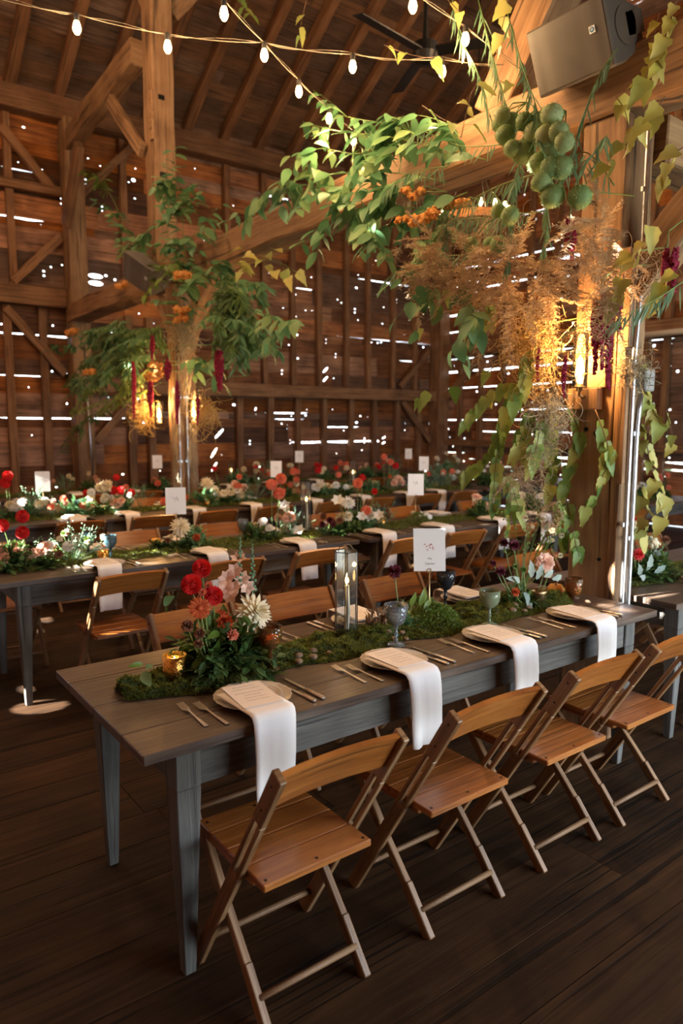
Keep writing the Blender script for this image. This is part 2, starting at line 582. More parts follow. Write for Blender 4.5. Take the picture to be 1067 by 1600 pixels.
def put(name, me, parent=None, loc=None, rot=None, scale=None, kind=None, label=None, M4=None):
    o = bpy.data.objects.new(name, me)
    COL.objects.link(o)
    if parent:
        o.parent = parent
    if loc is not None:
        o.location = loc
    if rot is not None:
        o.rotation_euler = rot
    if scale is not None:
        o.scale = (scale,) * 3 if isinstance(scale, (int, float)) else scale
    if M4 is not None:
        o.matrix_local = M4
    if kind:
        o['kind'] = kind
    if label:
        o['label'] = label
    return o


def tag(o, label, cat, group=None, kind=None):
    o['label'] = label
    o['category'] = cat
    if group:
        o['group'] = group
    if kind:
        o['kind'] = kind
    return o


def thing(name, label, cat, loc=(0, 0, 0), rz=0, group=None, kind=None):
    o = bpy.data.objects.new(name, None)
    o.empty_display_size = .05
    COL.objects.link(o)
    o.location = loc
    o.rotation_euler = (0, 0, rz)
    return tag(o, label, cat, group, kind)


def dup(o, loc=None, rz=None, label=None, group=None, scale=None, parent=None):
    c = o.copy()
    COL.objects.link(c)
    if parent is not None:
        c.parent = parent
    if loc is not None:
        c.location = loc
    if rz is not None:
        c.rotation_euler = (o.rotation_euler[0], o.rotation_euler[1], rz)
    if scale is not None:
        c.scale = (scale,) * 3
    if label:
        c['label'] = label
    if group:
        c['group'] = group
    for ch in list(KIDS.get(o, o.children)):
        dup(ch, parent=c)
    return c


KIDS = {}


def kids(o):
    KIDS[o] = list(o.children)
    for c in KIDS[o]:
        kids(c)


def struct(name, loc=(0, 0, 0)):
    o = bpy.data.objects.new(name, None)
    COL.objects.link(o)
    o.location = loc
    o['kind'] = 'structure'
    return o


ORD = ['first', 'second', 'third', 'fourth', 'fifth', 'sixth', 'seventh', 'eighth', 'ninth', 'tenth', 'eleventh']

# ------------------------------------------------------------------ structure
YW, XB, YN = 9.62, 10.52, -3.55      # far side wall, far end wall, near side wall
PITCHR = .62
YR = 3.05


def roofz(y):
    return 6.35 + PITCHR * (YW - y) if y > YR else 6.35 + PITCHR * (YW - YR) - PITCHR * (YR - y)


# floor
floor = struct('floor')
y = YN
row = 0
while y < YW:
    w = R.choice((.20, .24, .27, .3))
    x = -1.8 - R.uniform(0, 2)
    while x < XB:
        L = R.uniform(2.8, 4.6)
        mb = MB()
        z = R.uniform(-.0012, 0)
        mb.bar((max(x, -2.4), y + w / 2, z - .0125), (min(x + L, XB) - .003, y + w / 2, z - .0125), w - .004, .025)
        mb.build('floor_board', M['floor'], floor)
        x += L
    y += w
mb = MB()
mb.box((3, 3.03, -.075), (17, 13.6, .09))
mb.build('subfloor', M['black'], floor)
mb = MB()
mb.box((3, 3, -.35), (90, 90, .3))
g = mb.build('ground', M['ground'])
g['kind'] = 'structure'


def board_mesh(L, H, holes, th=.024, rag=.003, notch=()):
    """a board lying along +X, its face towards -Y, with real knot holes cut through"""
    bm = bmesh.new()
    out = []
    nseg = max(4, int(L / .3))
    for i in range(nseg + 1):
        out.append((L * i / nseg, R.uniform(-.004, 0) - .004))
    for i in range(nseg, -1, -1):
        u = L * i / nseg
        g_ = max([gp * R.uniform(.4, 1.1) for (p, q, gp) in notch if p <= u <= q] + [-.003])
        out.append((u, H - g_ - (.008 if g_ > 0 else 0)))

    def loop(pts):
        vv = [bm.verts.new((p[0], 0, p[1])) for p in pts]
        return [bm.edges.new((vv[i], vv[(i + 1) % len(vv)])) for i in range(len(vv))]
    ed = loop(out)
    for (hx, hz, rx, rz, *an) in holes:
        n = 8
        ca, sa = math.cos(an[0] if an else 0), math.sin(an[0] if an else 0)
        cs = [(rx * math.cos(2 * PI * k / n), rz * math.sin(2 * PI * k / n)) for k in range(n)]
        ed += loop([(hx + ca * x - sa * z, hz + sa * x + ca * z) for x, z in cs])
    bmesh.ops.triangle_fill(bm, edges=ed, use_beauty=True)
    fc = bm.faces[:]
    r = bmesh.ops.extrude_face_region(bm, geom=fc)
    for v in r['geom']:
        if isinstance(v, bmesh.types.BMVert):
            v.co.y += th
    bmesh.ops.recalc_face_normals(bm, faces=bm.faces[:])
    uv = bm.loops.layers.uv.new('UVMap')
    for f in bm.faces:
        for l in f.loops:
            l[uv].uv = (l.vert.co.x, l.vert.co.z + l.vert.co.y)
    me = bpy.data.meshes.new('board')
    bm.to_mesh(me)
    bm.free()
    me.materials.append(M['board'])
    return me


def board_wall(parent, length, top, to_world, slits, hole_rate, extra, rz, gap_rate):
    """rows of boards; slits = [(z, u0, u1, gap)] ; extra = measured knot holes (u, z, r)"""
    z = 0.02
    while z < top:
        H = R.uniform(.21, .34)
        for (sz, a, b_, gp) in slits:
            if z < sz < z + H + .09:
                H = sz - z
                break
        else:
            sz = None
        H = max(H, .12)
        u = -R.uniform(0, 2)
        cuts = []
        while u < length:
            L = R.uniform(2.2, 4.2)
            cuts.append((max(u, 0), min(u + L, length)))
            u += L
        for k_, (a, b_) in enumerate(cuts):
            if b_ - a < .25:
                continue
            L, h = b_ - a - .002, H
            nt_ = [(p - a, q - a, gp) for (s2, p, q, gp) in slits if s2 == sz]
            while R.random() < gap_rate:
                p = R.uniform(0, L)
                nt_.append((p, p + R.uniform(.35, 1.3), R.uniform(.006, .013)))
            hs = []
            for _ in range(20):
                if R.random() < hole_rate * L / 20:
                    rr = R.choice((.008, .010, .012, .016))
                    hs.append((R.uniform(.1, L - .1), R.uniform(.05, h - .05), rr * R.uniform(.8, 2.2), rr))
            for (eu, ez, er, ew, ea) in extra:
                eh = er * ew * abs(math.sin(ea)) + er * .8 * abs(math.cos(ea))
                k_s = min(1, (h / 2 - .04) / eh)
                er, eh = er * k_s, eh * k_s
                if a + ew * er < eu < b_ - ew * er and z - .05 < ez < z + h + .05:
                    ez_ = min(max(ez, z + eh + .015), z + h - eh - .02)
                    hs.insert(0, (eu - a, ez_ - z, er * ew, er * .8, ea))
            ok = []
            for hh in hs:
                if all(abs(hh[0] - o[0]) > hh[2] + o[2] + .02 for o in ok) and hh[2] < hh[0] < L - hh[2] and (len(hh) < 5 or hh[3] * 2 < h - .05):
                    ok.append(hh)
            nt_ = [q_ for q_ in nt_ if not any(len(o) > 4 and o[2] > .03 and q_[0] - .3 < o[0] < q_[1] + .3 for o in ok)]
            o = put('board', board_mesh(L, h, ok, notch=nt_), parent, loc=V(to_world(a, z)) + V((math.sin(-rz), math.cos(rz), 0)) * (.0 if k_ % 2 else .0), rot=(-.025, 0, rz))
        z += H


# measured light: knot holes and slits in the far side wall, read off the photograph
wl = struct('wall_left')
PX_L = [(138, 247, 8), (157, 259, 8), (134, 280, 8), (97, 318, 12), (160, 325, 8), (15, 333, 8), (209, 281, 20), (212, 263, 8),
        (256, 286, 8), (310, 304, 10), (305, 263, 8), (338, 345, 13), (365, 321, 8), (371, 346, 8), (80, 417, 8), (69, 430, 10), (129, 420, 12),
        (180, 438, 12), (487, 433, 9), (463, 460, 8), (474, 433, 6), (528, 468, 10), (534, 473, 10), (555, 488, 12), (443, 481, 9), (463, 498, 8),
        (466, 560, 12), (525, 553, 9), (441, 583, 10), (522, 591, 9), (360, 595, 8), (583, 620, 9), (454, 688, 8), (391, 692, 9), (449, 670, 6),
        (648, 640, 8), (633, 672, 10), (625, 690, 8), (655, 703, 12), (600, 480, 10), (575, 440, 9), (610, 445, 9), (560, 500, 9), (650, 560, 9),
        (615, 520, 9), (640, 500, 9), (560, 620, 8), (570, 685, 12), (20, 605, 8), (45, 605, 6), (50, 680, 6), (545, 575, 8), (600, 620, 9),
        (590, 460, 8), (620, 470, 12), (655, 530, 8), (645, 600, 8), (500, 470, 8), (510, 530, 8), (520, 640, 8), (480, 640, 8)]
ex = []
for (a, b_, s_) in PX_L:
    p = at(a, b_, 1, YW)
    ex.append((p.x + 2.4, p.z, s_ * .0017, 1, 0))

for (a, b_, s_, w_, g_) in ((343, 672, 22, 4.2, .75), (335, 722, 26, 4.0, .95), (509, 586, 16, 3.2, .7), (150, 440, 28, 2.6, 0), (463, 612, 16, 3, .5), (400, 646, 12, 2, 1.1), (424, 632, 14, 2.2, 1.3), (380, 700, 10, 2.5, 0), (600, 690, 12, 3, .4)):
    p = at(a, b_, 1, YW)
    ex.append((p.x + 2.4, p.z, s_ * .0016, w_, g_))


def zz(px, py, ax, v):
    return round(at(px, py, ax, v).z, 3)


sl = [(zz(520, 689, 1, YW), 9.2, 12.6, .030), (zz(600, 531, 1, YW), 10.0, 13.0, .005), (zz(390, 297, 1, YW), 8.3, 9.3, .022),
      (zz(450, 653, 1, YW), 8.6, 9.3, .014), (zz(30, 520, 1, YW), 3.9, 5.2, .022), (zz(50, 652, 1, YW), 3.9, 5.8, .02), (zz(20, 338, 1, YW), 3.8, 4.6, .03)]
sl.sort()
board_wall(wl, XB + 2.4, 6.5, lambda u, z: (-2.4 + u, YW, z), sl, .8, ex, 0, .10)
# far end wall with wider gaps
wb = struct('wall_back')
sb = [(zz(760, 640, 0, XB), 2, 5, .016), (zz(760, 655, 0, XB), 0, 2.5, .012), (zz(760, 690, 0, XB), 0, 3, .022), (zz(770, 575, 0, XB), 0, 4, .03),
      (zz(760, 603, 0, XB), 0, 4, .012), (zz(1040, 242, 0, XB), 4, 6.5, .05), (zz(1040, 365, 0, XB), 3, 6.5, .07), (zz(760, 710, 0, XB), 3, 8, .03),
      (zz(720, 490, 0, XB), .3, 1.2, .03), (zz(720, 455, 0, XB), 1.0, 2.6, .03), (zz(720, 420, 0, XB), .5, 3, .02), (zz(1040, 735, 0, XB), 3, 8, .03)]
sb.sort()
PX_B = [(745, 688, 14), (725, 685, 12), (700, 672, 12), (702, 683, 10), (695, 640, 10), (1021, 540, 16), (1055, 562, 10), (1058, 580, 16), (1045, 715, 10),
        (1055, 660, 10), (720, 465, 18), (735, 470, 14), (700, 518, 12), (732, 516, 10), (745, 440, 18), (790, 388, 14), (803, 432, 12), (950, 300, 22),
        (960, 320, 24), (948, 345, 20), (700, 440, 14), (830, 500, 12), (765, 460, 14)]
ex = []
for (a, b_, s_) in PX_B:
    p = at(a, b_, 0, XB)
    ex.append((YW - p.y, p.z, s_ * .0017, 1, 0))
board_wall(wb, YW - YN, 9.6, lambda u, z: (XB, YW - u, z), sb, 1.2, ex, -PI / 2, .45)

FR = dict(jit=.006, seg=6)


def member(name, a, b_, w, d, parent, mat='timber', side=None, label=None, cat=None, seg=6, jit=.006, bevel=.008, **k):
    mb = MB()
    mb.bar(a, b_, w, d, side, seg=seg, jit=jit, **k)
    o = mb.build(name, M[mat], parent, bevel=bevel)
    if cat:
        tag(o, label, cat, kind='structure')
    return o


# studs, girts, plate and braces of the side wall
YF = YW - .12
for px in (360, 415, 460, 500, 543, 577, 615, 650):
    x = at(px, 560, 1, YF).x
    member('stud', (x, YF + .04, 2.36), (x + R.uniform(-.03, .03), YF + .04, 5.96), .10, .09, wl, 'stud', side=(1, 0, 0), bevel=0)
for px in (376, 424, 467, 508, 550, 586, 622, 655):
    x = at(px, 680, 1, YF).x
    member('stud', (x, YF + .04, .02), (x, YF + .04, 2.12), .11, .09, wl, 'stud', side=(1, 0, 0), bevel=0)
for px, py in ((18, 620), (73, 620), (205, 600), (236, 600)):
    x = at(px, py, 1, YF).x
    member('stud', (x, YF + .04, .02), (x, YF + .04, 3.33), .11, .09, wl, 'stud', side=(1, 0, 0), bevel=0)
for x in (1.9, 3.55, 4.2):
    member('stud', (x, YF + .04, 3.6), (x, YF + .04, 5.96), .10, .09, wl, 'stud', side=(1, 0, 0), bevel=0)
member('girt', (2.86, YF - .02, 2.23), (10.3, YF - .02, 2.23), .20, .22, wl, 'stud', seg=12)
member('girt', (-2.2, YF - .02, 3.48), (2.6, YF - .02, 3.48), .20, .27, wl, 'stud', seg=8)
member('girt', (-2.2, YF - .02, 5.0), (2.6, YF - .02, 5.0), .12, .12, wl, 'stud', seg=8)
member('wall_plate', (-2.2, YF - .06, 6.12), (10.4, YF - .06, 6.12), .28, .30, wl, 'stud', seg=14, jit=.012)


def lbrace(q0, q1, w=.12, plane=YF - .03):
    a, b_ = at(*q0, 1, plane), at(*q1, 1, plane)
    member('brace', a, b_, .07, w, wl, 'stud', side=(0, 1, 0), bevel=.004)


lbrace((625, 605), (670, 548))
lbrace((628, 627), (672, 690))
lbrace((8, 480), (102, 585))
lbrace((0, 196), (85, 300))
lbrace((100, 330), (210, 225), .11, YF - .1)
lbrace((20, 440), (95, 370))
lbrace((150, 690), (205, 628))
# end wall framing
XF = XB - .12
for px in (716, 748, 782, 820, 860, 900, 1003, 1035):
    yy = at(px, 640, 0, XF).y
    member('stud', (XF + .04, yy, .02), (XF + .04, yy, 3.05), .10, .09, wb, 'stud', side=(0, 1, 0), bevel=0)
    member('stud', (XF + .04, yy, 3.3), (XF + .04, yy, 7.0), .10, .09, wb, 'stud', side=(0, 1, 0), bevel=0)
for i in range(7):
    member('stud', (XF + .04, 2.6 - i, .02), (XF + .04, 2.6 - i, 7.0), .10, .09, wb, 'stud', side=(0, 1, 0), bevel=0)
member('girt', (XF - .02, 9.3, 3.17), (XF - .02, YN + .1, 3.17), .22, .24, wb, 'stud', seg=14)
member('girt', (XF, 9.3, 1.25), (XF, YN + .1, 1.25), .1, .12, wb, 'stud', seg=14)
member('brace', (XF - .02, 9.25, 2.2), (XF - .02, 8.3, 3.06), .08, .14, wb, 'stud', side=(1, 0, 0), bevel=.004)
member('tie_beam', (XF - .02, 9.4, 6.1), (XF - .02, YN, 6.1), .25, .28, wb, 'stud', seg=10)
o = member('corner_post', (XF - .08, YF - .06, 0), (XF - .08, YF - .06, 6.0), .30, .30, None, 'stud', side=(1, 0, 0), label='dark square corner post where the two plank walls meet', cat='post')
# near wall (behind the camera): built below, after the sun spots
# roof
ceil = struct('ceiling')
SL = math.hypot(1, PITCHR)
nrm = V((0, PITCHR, 1)).normalized()
t = 0.0
slope = (YW - YR) * SL
dwn = V((0, -1, PITCHR)).normalized()
o0 = V((0, YW + .1, 6.35 - .06))
while t < slope:
    w = R.uniform(.22, .32)
    x = -2.4 - R.uniform(0, 2)
    while x < XB:
        L = R.uniform(3, 4.8)
        mb = MB()
        c = o0 + dwn * (t + w / 2) + nrm * R.uniform(.10, .112)
        mb.bar((max(-2.4, x), c.y, c.z), (min(XB + .1, x + L) - .004, c.y, c.z), w - R.uniform(.003, .012), .022, side=dwn)
        mb.build('roof_board', M['roof'], ceil)
        x += L
    t += w
i = 0
x = -2.0
while x < XB:
    a = V((x, YW, 6.33)) + nrm * .02
    b_ = V((x + R.uniform(-.04, .04), YR + .02, roofz(YR))) + nrm * .02
    member('rafter', a, b_, .14, .15, ceil, 'rafter', side=(1, 0, 0), seg=8, jit=.012, bevel=.01)
    x += .665
mb = MB()
mb.bar((-2.5, YW + .15, 6.62), (-2.5, YR, roofz(YR) + .33), .01, .01)
mb = MB()
mb.add([(-2.5, YW + .3, 6.30), (XB + .2, YW + .3, 6.30), (XB + .2, YR, roofz(YR) + .14), (-2.5, YR, roofz(YR) + .14), (XB + .2, YN - .3, roofz(YN) - .05), (-2.5, YN - .3, roofz(YN) - .05),
        (-2.5, YW + .3, 6.36), (XB + .2, YW + .3, 6.36), (XB + .2, YR, roofz(YR) + .20), (-2.5, YR, roofz(YR) + .20), (XB + .2, YN - .3, roofz(YN)), (-2.5, YN - .3, roofz(YN))],
       [[0, 1, 2, 3], [3, 2, 4, 5], [6, 9, 8, 7], [9, 11, 10, 8]])
mb.build('roof_shingle_layer', M['roof'], ceil)
# left end wall, out of view behind the camera's left
mb = MB()

# ---- sun spots: openings shaped in the unseen end wall to land beams
XE = -2.55
SPOT = []   # (centre of opening x,z, rx, rz)


def spot(px, py, ax, v, rx, rz, ang=0):
    p = at(px, py, ax, v)
    k = (XE - p.x) / SUN_D.x
    h = p + SUN_D * k
    SPOT.append((h.y, h.z, rx, rz, ang))


for q in ((62, 1104, 2, 0, .115, .075), (62, 1087, 2, 0, .10, .035), (40, 1077, 2, 0, .08, .02), (65, 965, 2, 0, .2, .03), (60, 985, 2, 0, .09, .012),
          (205, 862, 2, .80, .07, .10), (185, 868, 2, .78, .05, .05), (90, 855, 1, 2.9, .05, .04), (65, 850, 1, 2.9, .05, .03), (245, 876, 2, .77, .13, .016), (70, 765, 1, 5.3, .16, .11), (38, 770, 1, 5.3, .16, .11), (88, 752, 1, 5.35, .07, .06), (55, 790, 1, 5.1, .12, .05), (85, 868, 1, 2.75, .10, .06),
          (20, 778, 1, 5.3, .12, .06), (8, 740, 1, 5.5, .05, .04), (107, 792, 1, 5.3, .04, .05), (75, 810, 2, .8, .15, .02), (200, 800, 2, .78, .1, .02), (185, 765, 1, 5.3, .07, .05),
          (932, 935, 2, .82, .10, .02), (960, 942, 2, .77, .09, .012), (1010, 928, 2, .77, .055, .09), (610, 803, 2, .78, .06, .08),
          (345, 868, 1, 2.0, .05, .02), (350, 925, 1, 2.45, .05, .03), (420, 780, 1, 2.9, .03, .03), (466, 832, 1, 2.8, .03, .03), (600, 862, 2, .45, .12, .012),
                    (110, 410, 1, 9.3, .06, .07), (30, 440, 1, 9.3, .19, .05, .4), (75, 465, 1, 9.3, .1, .05), 
          (1000, 420, 1, .3, .02, .05), (972, 452, 0, 2.4, .03, .03), (640, 395, 0, 2.4, .02, .03), (195, 690, 0, 2.5, .02, .03), (282, 600, 0, 2.3, .03, .05),
          (130, 278, 0, 2.4, .05, .04), (150, 290, 0, 2.4, .06, .04), (290, 280, 0, 2.4, .03, .05), (680, 495, 0, 2.4, .03, .02), (330, 770, 1, 5.3, .04, .05), (650, 800, 1, 5, .05, .03),
          (845, 860, 2, .5, .12, .02), (740, 820, 1, 2.47, .05, .06), (155, 925, 1, 2.1, .05, .05), (225, 1000, 1, 2.2, .03, .05), ):
    spot(*q)
def sheath(name, parent, outline, holes, P):
    """one sheet of wall sheathing with openings cut through it"""
    bm = bmesh.new()

    def loop(pts):
        vv = [bm.verts.new(P(*p)) for p in pts]
        return [bm.edges.new((vv[i], vv[(i + 1) % len(vv)])) for i in range(len(vv))]
    ed = loop(outline)
    used = []
    xs = [p[0] for p in outline]
    for (hx, hz, rx, rz, an_) in holes:
        q_ = max(rx, rz)
        if not (min(xs) + q_ < hx < max(xs) - q_ and q_ < hz < 6.2) or any(abs(hx - u[0]) < q_ + u[2] + .01 and abs(hz - u[1]) < (q_ if an_ else rz) + u[3] + .01 for u in used):
            continue
        used.append((hx, hz, q_, q_ if an_ else rz))
        ca, sa = math.cos(an_), math.sin(an_)
        cs = [(rx * math.cos(2 * PI * k / 10), rz * math.sin(2 * PI * k / 10)) for k in range(10)]
        ed += loop([(hx + ca * x - sa * z, hz + sa * x + ca * z) for x, z in cs])
    bmesh.ops.triangle_fill(bm, edges=ed, use_beauty=True)
    me = bpy.data.meshes.new(name)
    bm.to_mesh(me)
    bm.free()
    me.materials.append(M['board'])
    put(name, me, parent)


we = struct('wall_front')
sheath('end_wall_sheathing', we, [(YN - .1, 0), (YW + .1, 0), (YW + .1, 6.5), (YR, 10.7), (YN - .1, 6.5)], SPOT, lambda u, z: (XE, u, z))
wn = struct('wall_right')
X0, X1, ZT = -2.55, XB + .1, 6.6
sheath('near_wall_sheathing', wn, [(X0, 0), (DOOR[0], 0), (DOOR[0], DOOR[3]), (DOOR[1], DOOR[3]), (DOOR[1], 0), (X1, 0), (X1, ZT), (X0, ZT)], [], lambda u, z: (u, YN, z))
member('girt', (-2.4, YN + .1, 3.4), (XB, YN + .1, 3.4), .1, .2, wn, 'stud', seg=2)

# ------------------------------------------------------------------ timber frame of the bent at X = 2.58
XP = 2.60
tie = member('tie_beam', (XP + .13, YF - .05, 3.27), (XP + .13, YN + .1, 3.31), .28, .27, None, 'timber', side=(1, 0, 0), seg=26, jit=.014,
             label='long hewn tie beam crossing overhead between the garlanded posts', cat='beam', bevel=.015)
post = thing('timber_post', 'broad hewn post at the front table end with steel conduits and vines', 'post', (XP, .43, 0))
member('post_timber', (.12, 0, 0), (.12, 0, 3.14), .25, .24, post, 'timber', side=(0, 1, 0), seg=12, jit=.006, bevel=.012)
member('corner_lath', (.05, -.145, 0), (.05, -.145, 2.5), .05, .10, post, 'timber', side=(0, 1, 0), seg=6, jit=.003, bevel=.003, label='narrow board nailed along the post side')
member('wood_block', (-.025, .035, 1.72), (-.025, .035, 1.83), .18, .05, post, 'timber', side=(0, 1, 0), seg=1, jit=0, bevel=.004, label='pale wooden block under the lamp')
member('back_board', (-.012, -.02, 1.83), (-.012, -.02, 2.35), .12, .024, post, 'timber', side=(0, 1, 0), seg=1, jit=0, bevel=.003)
member('scab_board', (.03, -.185, 1.35), (.03, -.185, 1.83), .03, .12, post, 'timber', side=(0, 1, 0), seg=2, jit=.002, bevel=.003)
member('scab_board', (.03, -.185, 2.02), (.03, -.185, 2.45), .03, .12, post, 'timber', side=(0, 1, 0), seg=2, jit=.002, bevel=.003)
for (yy, zz_, r_) in ((.03, 1.62, .012), (-.03, 1.60, .014), (.08, 1.2, .010), (-.08, .95, .010), (.05, 2.75, .012)):
    mb = MB()
    mb.lathe([(0, 0), (r_, 0), (r_, .006), (0, .006)], 8)
    o = mb.build('peg', M['black'], post)
    o.rotation_euler = (0, -PI / 2, 0)
    o.location = (-.007, yy, zz_)


def conduit(pts, label, rr=.0125):
    t_ = thing('conduit', label, 'conduit', pts[0])
    p0 = V(pts[0])
    mb = MB()
    mb.tube([V(p) - p0 for p in pts], rr, 10)
    mb.build('pipe', M['steel'], t_, smooth=True)
    for zf in (.35, .62, .9):
        z_ = pts[0][2] + (pts[-1][2] - pts[0][2]) * zf
        i_ = min(range(len(pts)), key=lambda i: abs(pts[i][2] - z_))
        mb = MB()
        mb.box((0, .004, 0), (.055, .012, .022))
        mb.build('strap', M['steel'], t_, loc=V(pts[i_]) - p0)
    return t_


def vline(x, y, z0, z1, n=12):
    return [(x, y, z0 + (z1 - z0) * i / n) for i in range(n + 1)]


conduit(vline(2.612, .222, .02, 1.95) + [(2.625, .222, 2.1), (2.635, .222, 2.25)] + vline(2.64, .222, 2.4, 3.12, 6), 'left of two shiny steel conduits running up the near post, full height')
conduit(vline(2.668, .222, .02, 1.60) + [(2.678, .222, 1.72), (2.69, .222, 1.80)], 'right steel conduit on the near post, ending at the grey box')
mb = MB()
mb.box((0, 0, 0), (.085, .05, .11))
tag(mb.build('junction_box', M['greyarea'], loc=(2.715, .215, 1.865), bevel=.006), 'small grey electrical box on the near post above the shorter conduit', 'electrical box')

brR = thing('knee_brace', 'stout knee brace rising right from the near post to the tie beam', 'brace', (2.70, .30, 2.30))
member('brace_timber', (0, 0, 0), (0, -.72, .80), .16, .17, brR, 'timber', side=(1, 0, 0), seg=6, jit=.01)
o = member('longitudinal_beam', (2.86, .36, 3.05), (XF, .36, 3.05), .22, .22, None, 'timber', side=(0, 1, 0), seg=10, jit=.01, label='beam running from the near post towards the far end wall, behind yellow leaves', cat='beam')
o = member('strut', (XP + .13, 1.25, 3.43), (XP + .13, .0, 5.2), .2, .26, None, 'timber', side=(1, 0, 0), seg=8, jit=.012, label='broad pale strut leaning up behind the near speaker', cat='brace')

p2 = thing('timber_post', 'timber post wrapped in greenery, hung with burgundy amaranth, beyond second table', 'post', (XP, 5.70, 0))
member('post_timber', (.12, 0, 0), (.12, 0, 3.14), .22, .24, p2, 'timber', side=(0, 1, 0), seg=12, jit=.006, bevel=.012)
conduit(vline(2.61, 5.56, .02, 2.1), 'steel conduit on the garlanded middle post, left one', .011)
conduit(vline(2.70, 5.56, .02, 2.1), 'steel conduit on the garlanded middle post, right one', .011)


def curved(name, pts, w, d, label, mat='timber'):
    t_ = thing(name, label, 'brace', pts[0])
    mb = MB()
    for a, b_ in zip(pts[:-1], pts[1:]):
        a, b_ = V(a) - V(pts[0]), V(b_) - V(pts[0])
        mb.bar(a - (b_ - a) * .06, b_ + (b_ - a) * .06, w, d, side=(1, 0, 0))
    mb.build('brace_timber', M[mat], t_, bevel=.008)
    return t_


curved('knee_brace', [(2.72, 5.62, 2.35), (2.72, 5.45, 2.62), (2.72, 5.18, 2.9), (2.72, 4.85, 3.14)], .14, .15, 'curved knee brace on the right of the garlanded middle post')
curved('knee_brace', [(2.72, 5.8, 2.45), (2.72, 5.95, 2.75), (2.72, 6.15, 2.98), (2.72, 6.4, 3.14)], .12, .10, 'slender curved brace on the left of the garlanded middle post')
p3 = member('timber_post', (XP + .14, 9.38, 0), (XP + .14, 9.38, 6.0), .28, .27, None, 'timber', side=(0, 1, 0), seg=14, jit=.008,
            label='tall thick post standing against the side wall at the far left', cat='post', bevel=.012)
q1 = thing('queen_post', 'tall pale post standing on the tie beam with notches, upper left', 'post', (XP, 6.15, 3.41))
member('post_timber', (.13, 0, 0), (.13, 0, 4.7), .27, .25, q1, 'timber', side=(0, 1, 0), seg=12, jit=.008, bevel=.012)
mb = MB()
mb.box((-.005, -.10, 1.55), (.02, .07, .5))
mb.build('notch_board', M['timber'], q1)
for zz_ in (.95, 1.75):
    mb = MB()
    mb.box((.10, -.136, zz_), (.07, .012, .05))
    mb.build('mortise', M['black'], q1)
member('purlin', (-2.3, 6.2, 8.25), (XF, 6.2, 8.25), .26, .26, None, 'timber', side=(0, 1, 0), seg=10, label='purlin carried by the tall upper left post under the rafters', cat='beam')
member('strut', at(215, 82, 0, XP + .1), at(85, 252, 0, XP + .1), .18, .30, None, 'timber', side=(1, 0, 0), seg=8, jit=.014, label='heavy dark strut from the wall post up to the tall upper left post', cat='brace')
member('strut', at(124, 225, 0, XP - .02), at(104, 352, 0, XP - .02), .10, .20, None, 'stud', side=(1, 0, 0), seg=4, label='short reddish brace hanging beside the far left wall post', cat='brace')
member('strut', at(172, 157, 0, XP - .05), at(222, 236, 0, XP - .05), .07, .15, None, 'timber', side=(1, 0, 0), seg=4, label='pale grey short brace meeting the left of the tall upper post', cat='brace')
member('strut', (XP + .13, 6.3, 6.2), (XP + .13, 6.9, 6.9), .12, .16, None, 'timber', side=(1, 0, 0), seg=4, label='upper left brace flaring from the top of the tall post', cat='brace')
member('strut', (XP + .3, 6.15, 6.1), (XP + 1.0, 6.15, 6.95), .12, .16, None, 'timber', side=(0, 1, 0), seg=4, label='upper right brace flaring from the top of the tall post', cat='brace')
o = MB()
o.tube([at(1003, 524, 0, XF - .2), V((XF - .2, 2.5, at(1003, 524, 0, XF - .2).z))], .05, 10)
tag(o.build('pipe', M['whitepipe'], smooth=True), 'white horizontal pipe fixed along the end wall, right edge', 'pipe')
o = MB()
o.tube([at(131, 540, 1, 9.15), V((at(146, 750, 1, 9.15).x + .02, 9.15, .02))], .012, 8)
tag(o.build('conduit', M['steel'], smooth=True), 'thin steel conduit running down the far left wall post', 'conduit')

for o in list(COL.objects):
    if o.get('category') in ('post', 'beam', 'brace'):
        o['kind'] = 'structure'

# ------------------------------------------------------------------ furniture
TH = .76
TL, TW = 2.56, .84
ROWY = [0.0, 2.48, 4.83, 7.15]
ROWN = ['front', 'second', 'third', 'rear']


def make_table():
    t_ = thing('farm_table', 'x', 'table')
    y = 0
    for w in (.165, .255, .255, .165):
        mb = MB()
        mb.bar((0, y + w / 2, TH - .016), (TL, y + w / 2, TH - .016), w - .003, .032, seg=8, jit=.0008)
        mb.build('plank', M['table'], t_, bevel=.003)
        y += w
    for x in (.15, TL - .15):
        for yy in (.085, TW - .085):
            mb = MB()
            mb.bar((x, yy, TH - .032), (x, yy, TH - .16), .078, .078, side=(1, 0, 0))
            mb.bar((x, yy, TH - .16), (x, yy, 0), .078, .078, side=(1, 0, 0), w2=.036, d2=.036)
            mb.build('leg', M['tleg'], t_, bevel=.003)
    for yy in (.068, TW - .068):
        mb = MB()
        mb.bar((.185, yy, TH - .097), (TL - .185, yy, TH - .097), .024, .13)
        mb.build('apron', M['tleg'], t_, bevel=.002)
    for x in (.135, TL - .135):
        mb = MB()
        mb.bar((x, .12, TH - .097), (x, TW - .12, TH - .097), .024, .13)
        mb.build('apron', M['tleg'], t_, bevel=.002)
    return t_


tab0 = make_table()
kids(tab0)
first = True
TABLES = []
for r_, xs in ((0, (0, 2.74, 5.42)), (1, (.13, 2.78, 5.45, )), (2, (-1.2, 1.44, 4.1, 6.76)), (3, (.55, 3.2, 5.85))):
    for i, x in enumerate(xs):
        lab = 'weathered grey wooden farm table, %s from the left in the %s row' % (ORD[i], ROWN[r_])
        o = tab0 if first else dup(tab0)
        o.location = (x, ROWY[r_], 0)
        o['label'] = lab
        o['group'] = 'long farm tables set end to end'
        first = False
        TABLES.append((r_, x, o))
tab0['label'] = 'weathered wooden farm table in the foreground, grey tapered legs, moss runner on top'


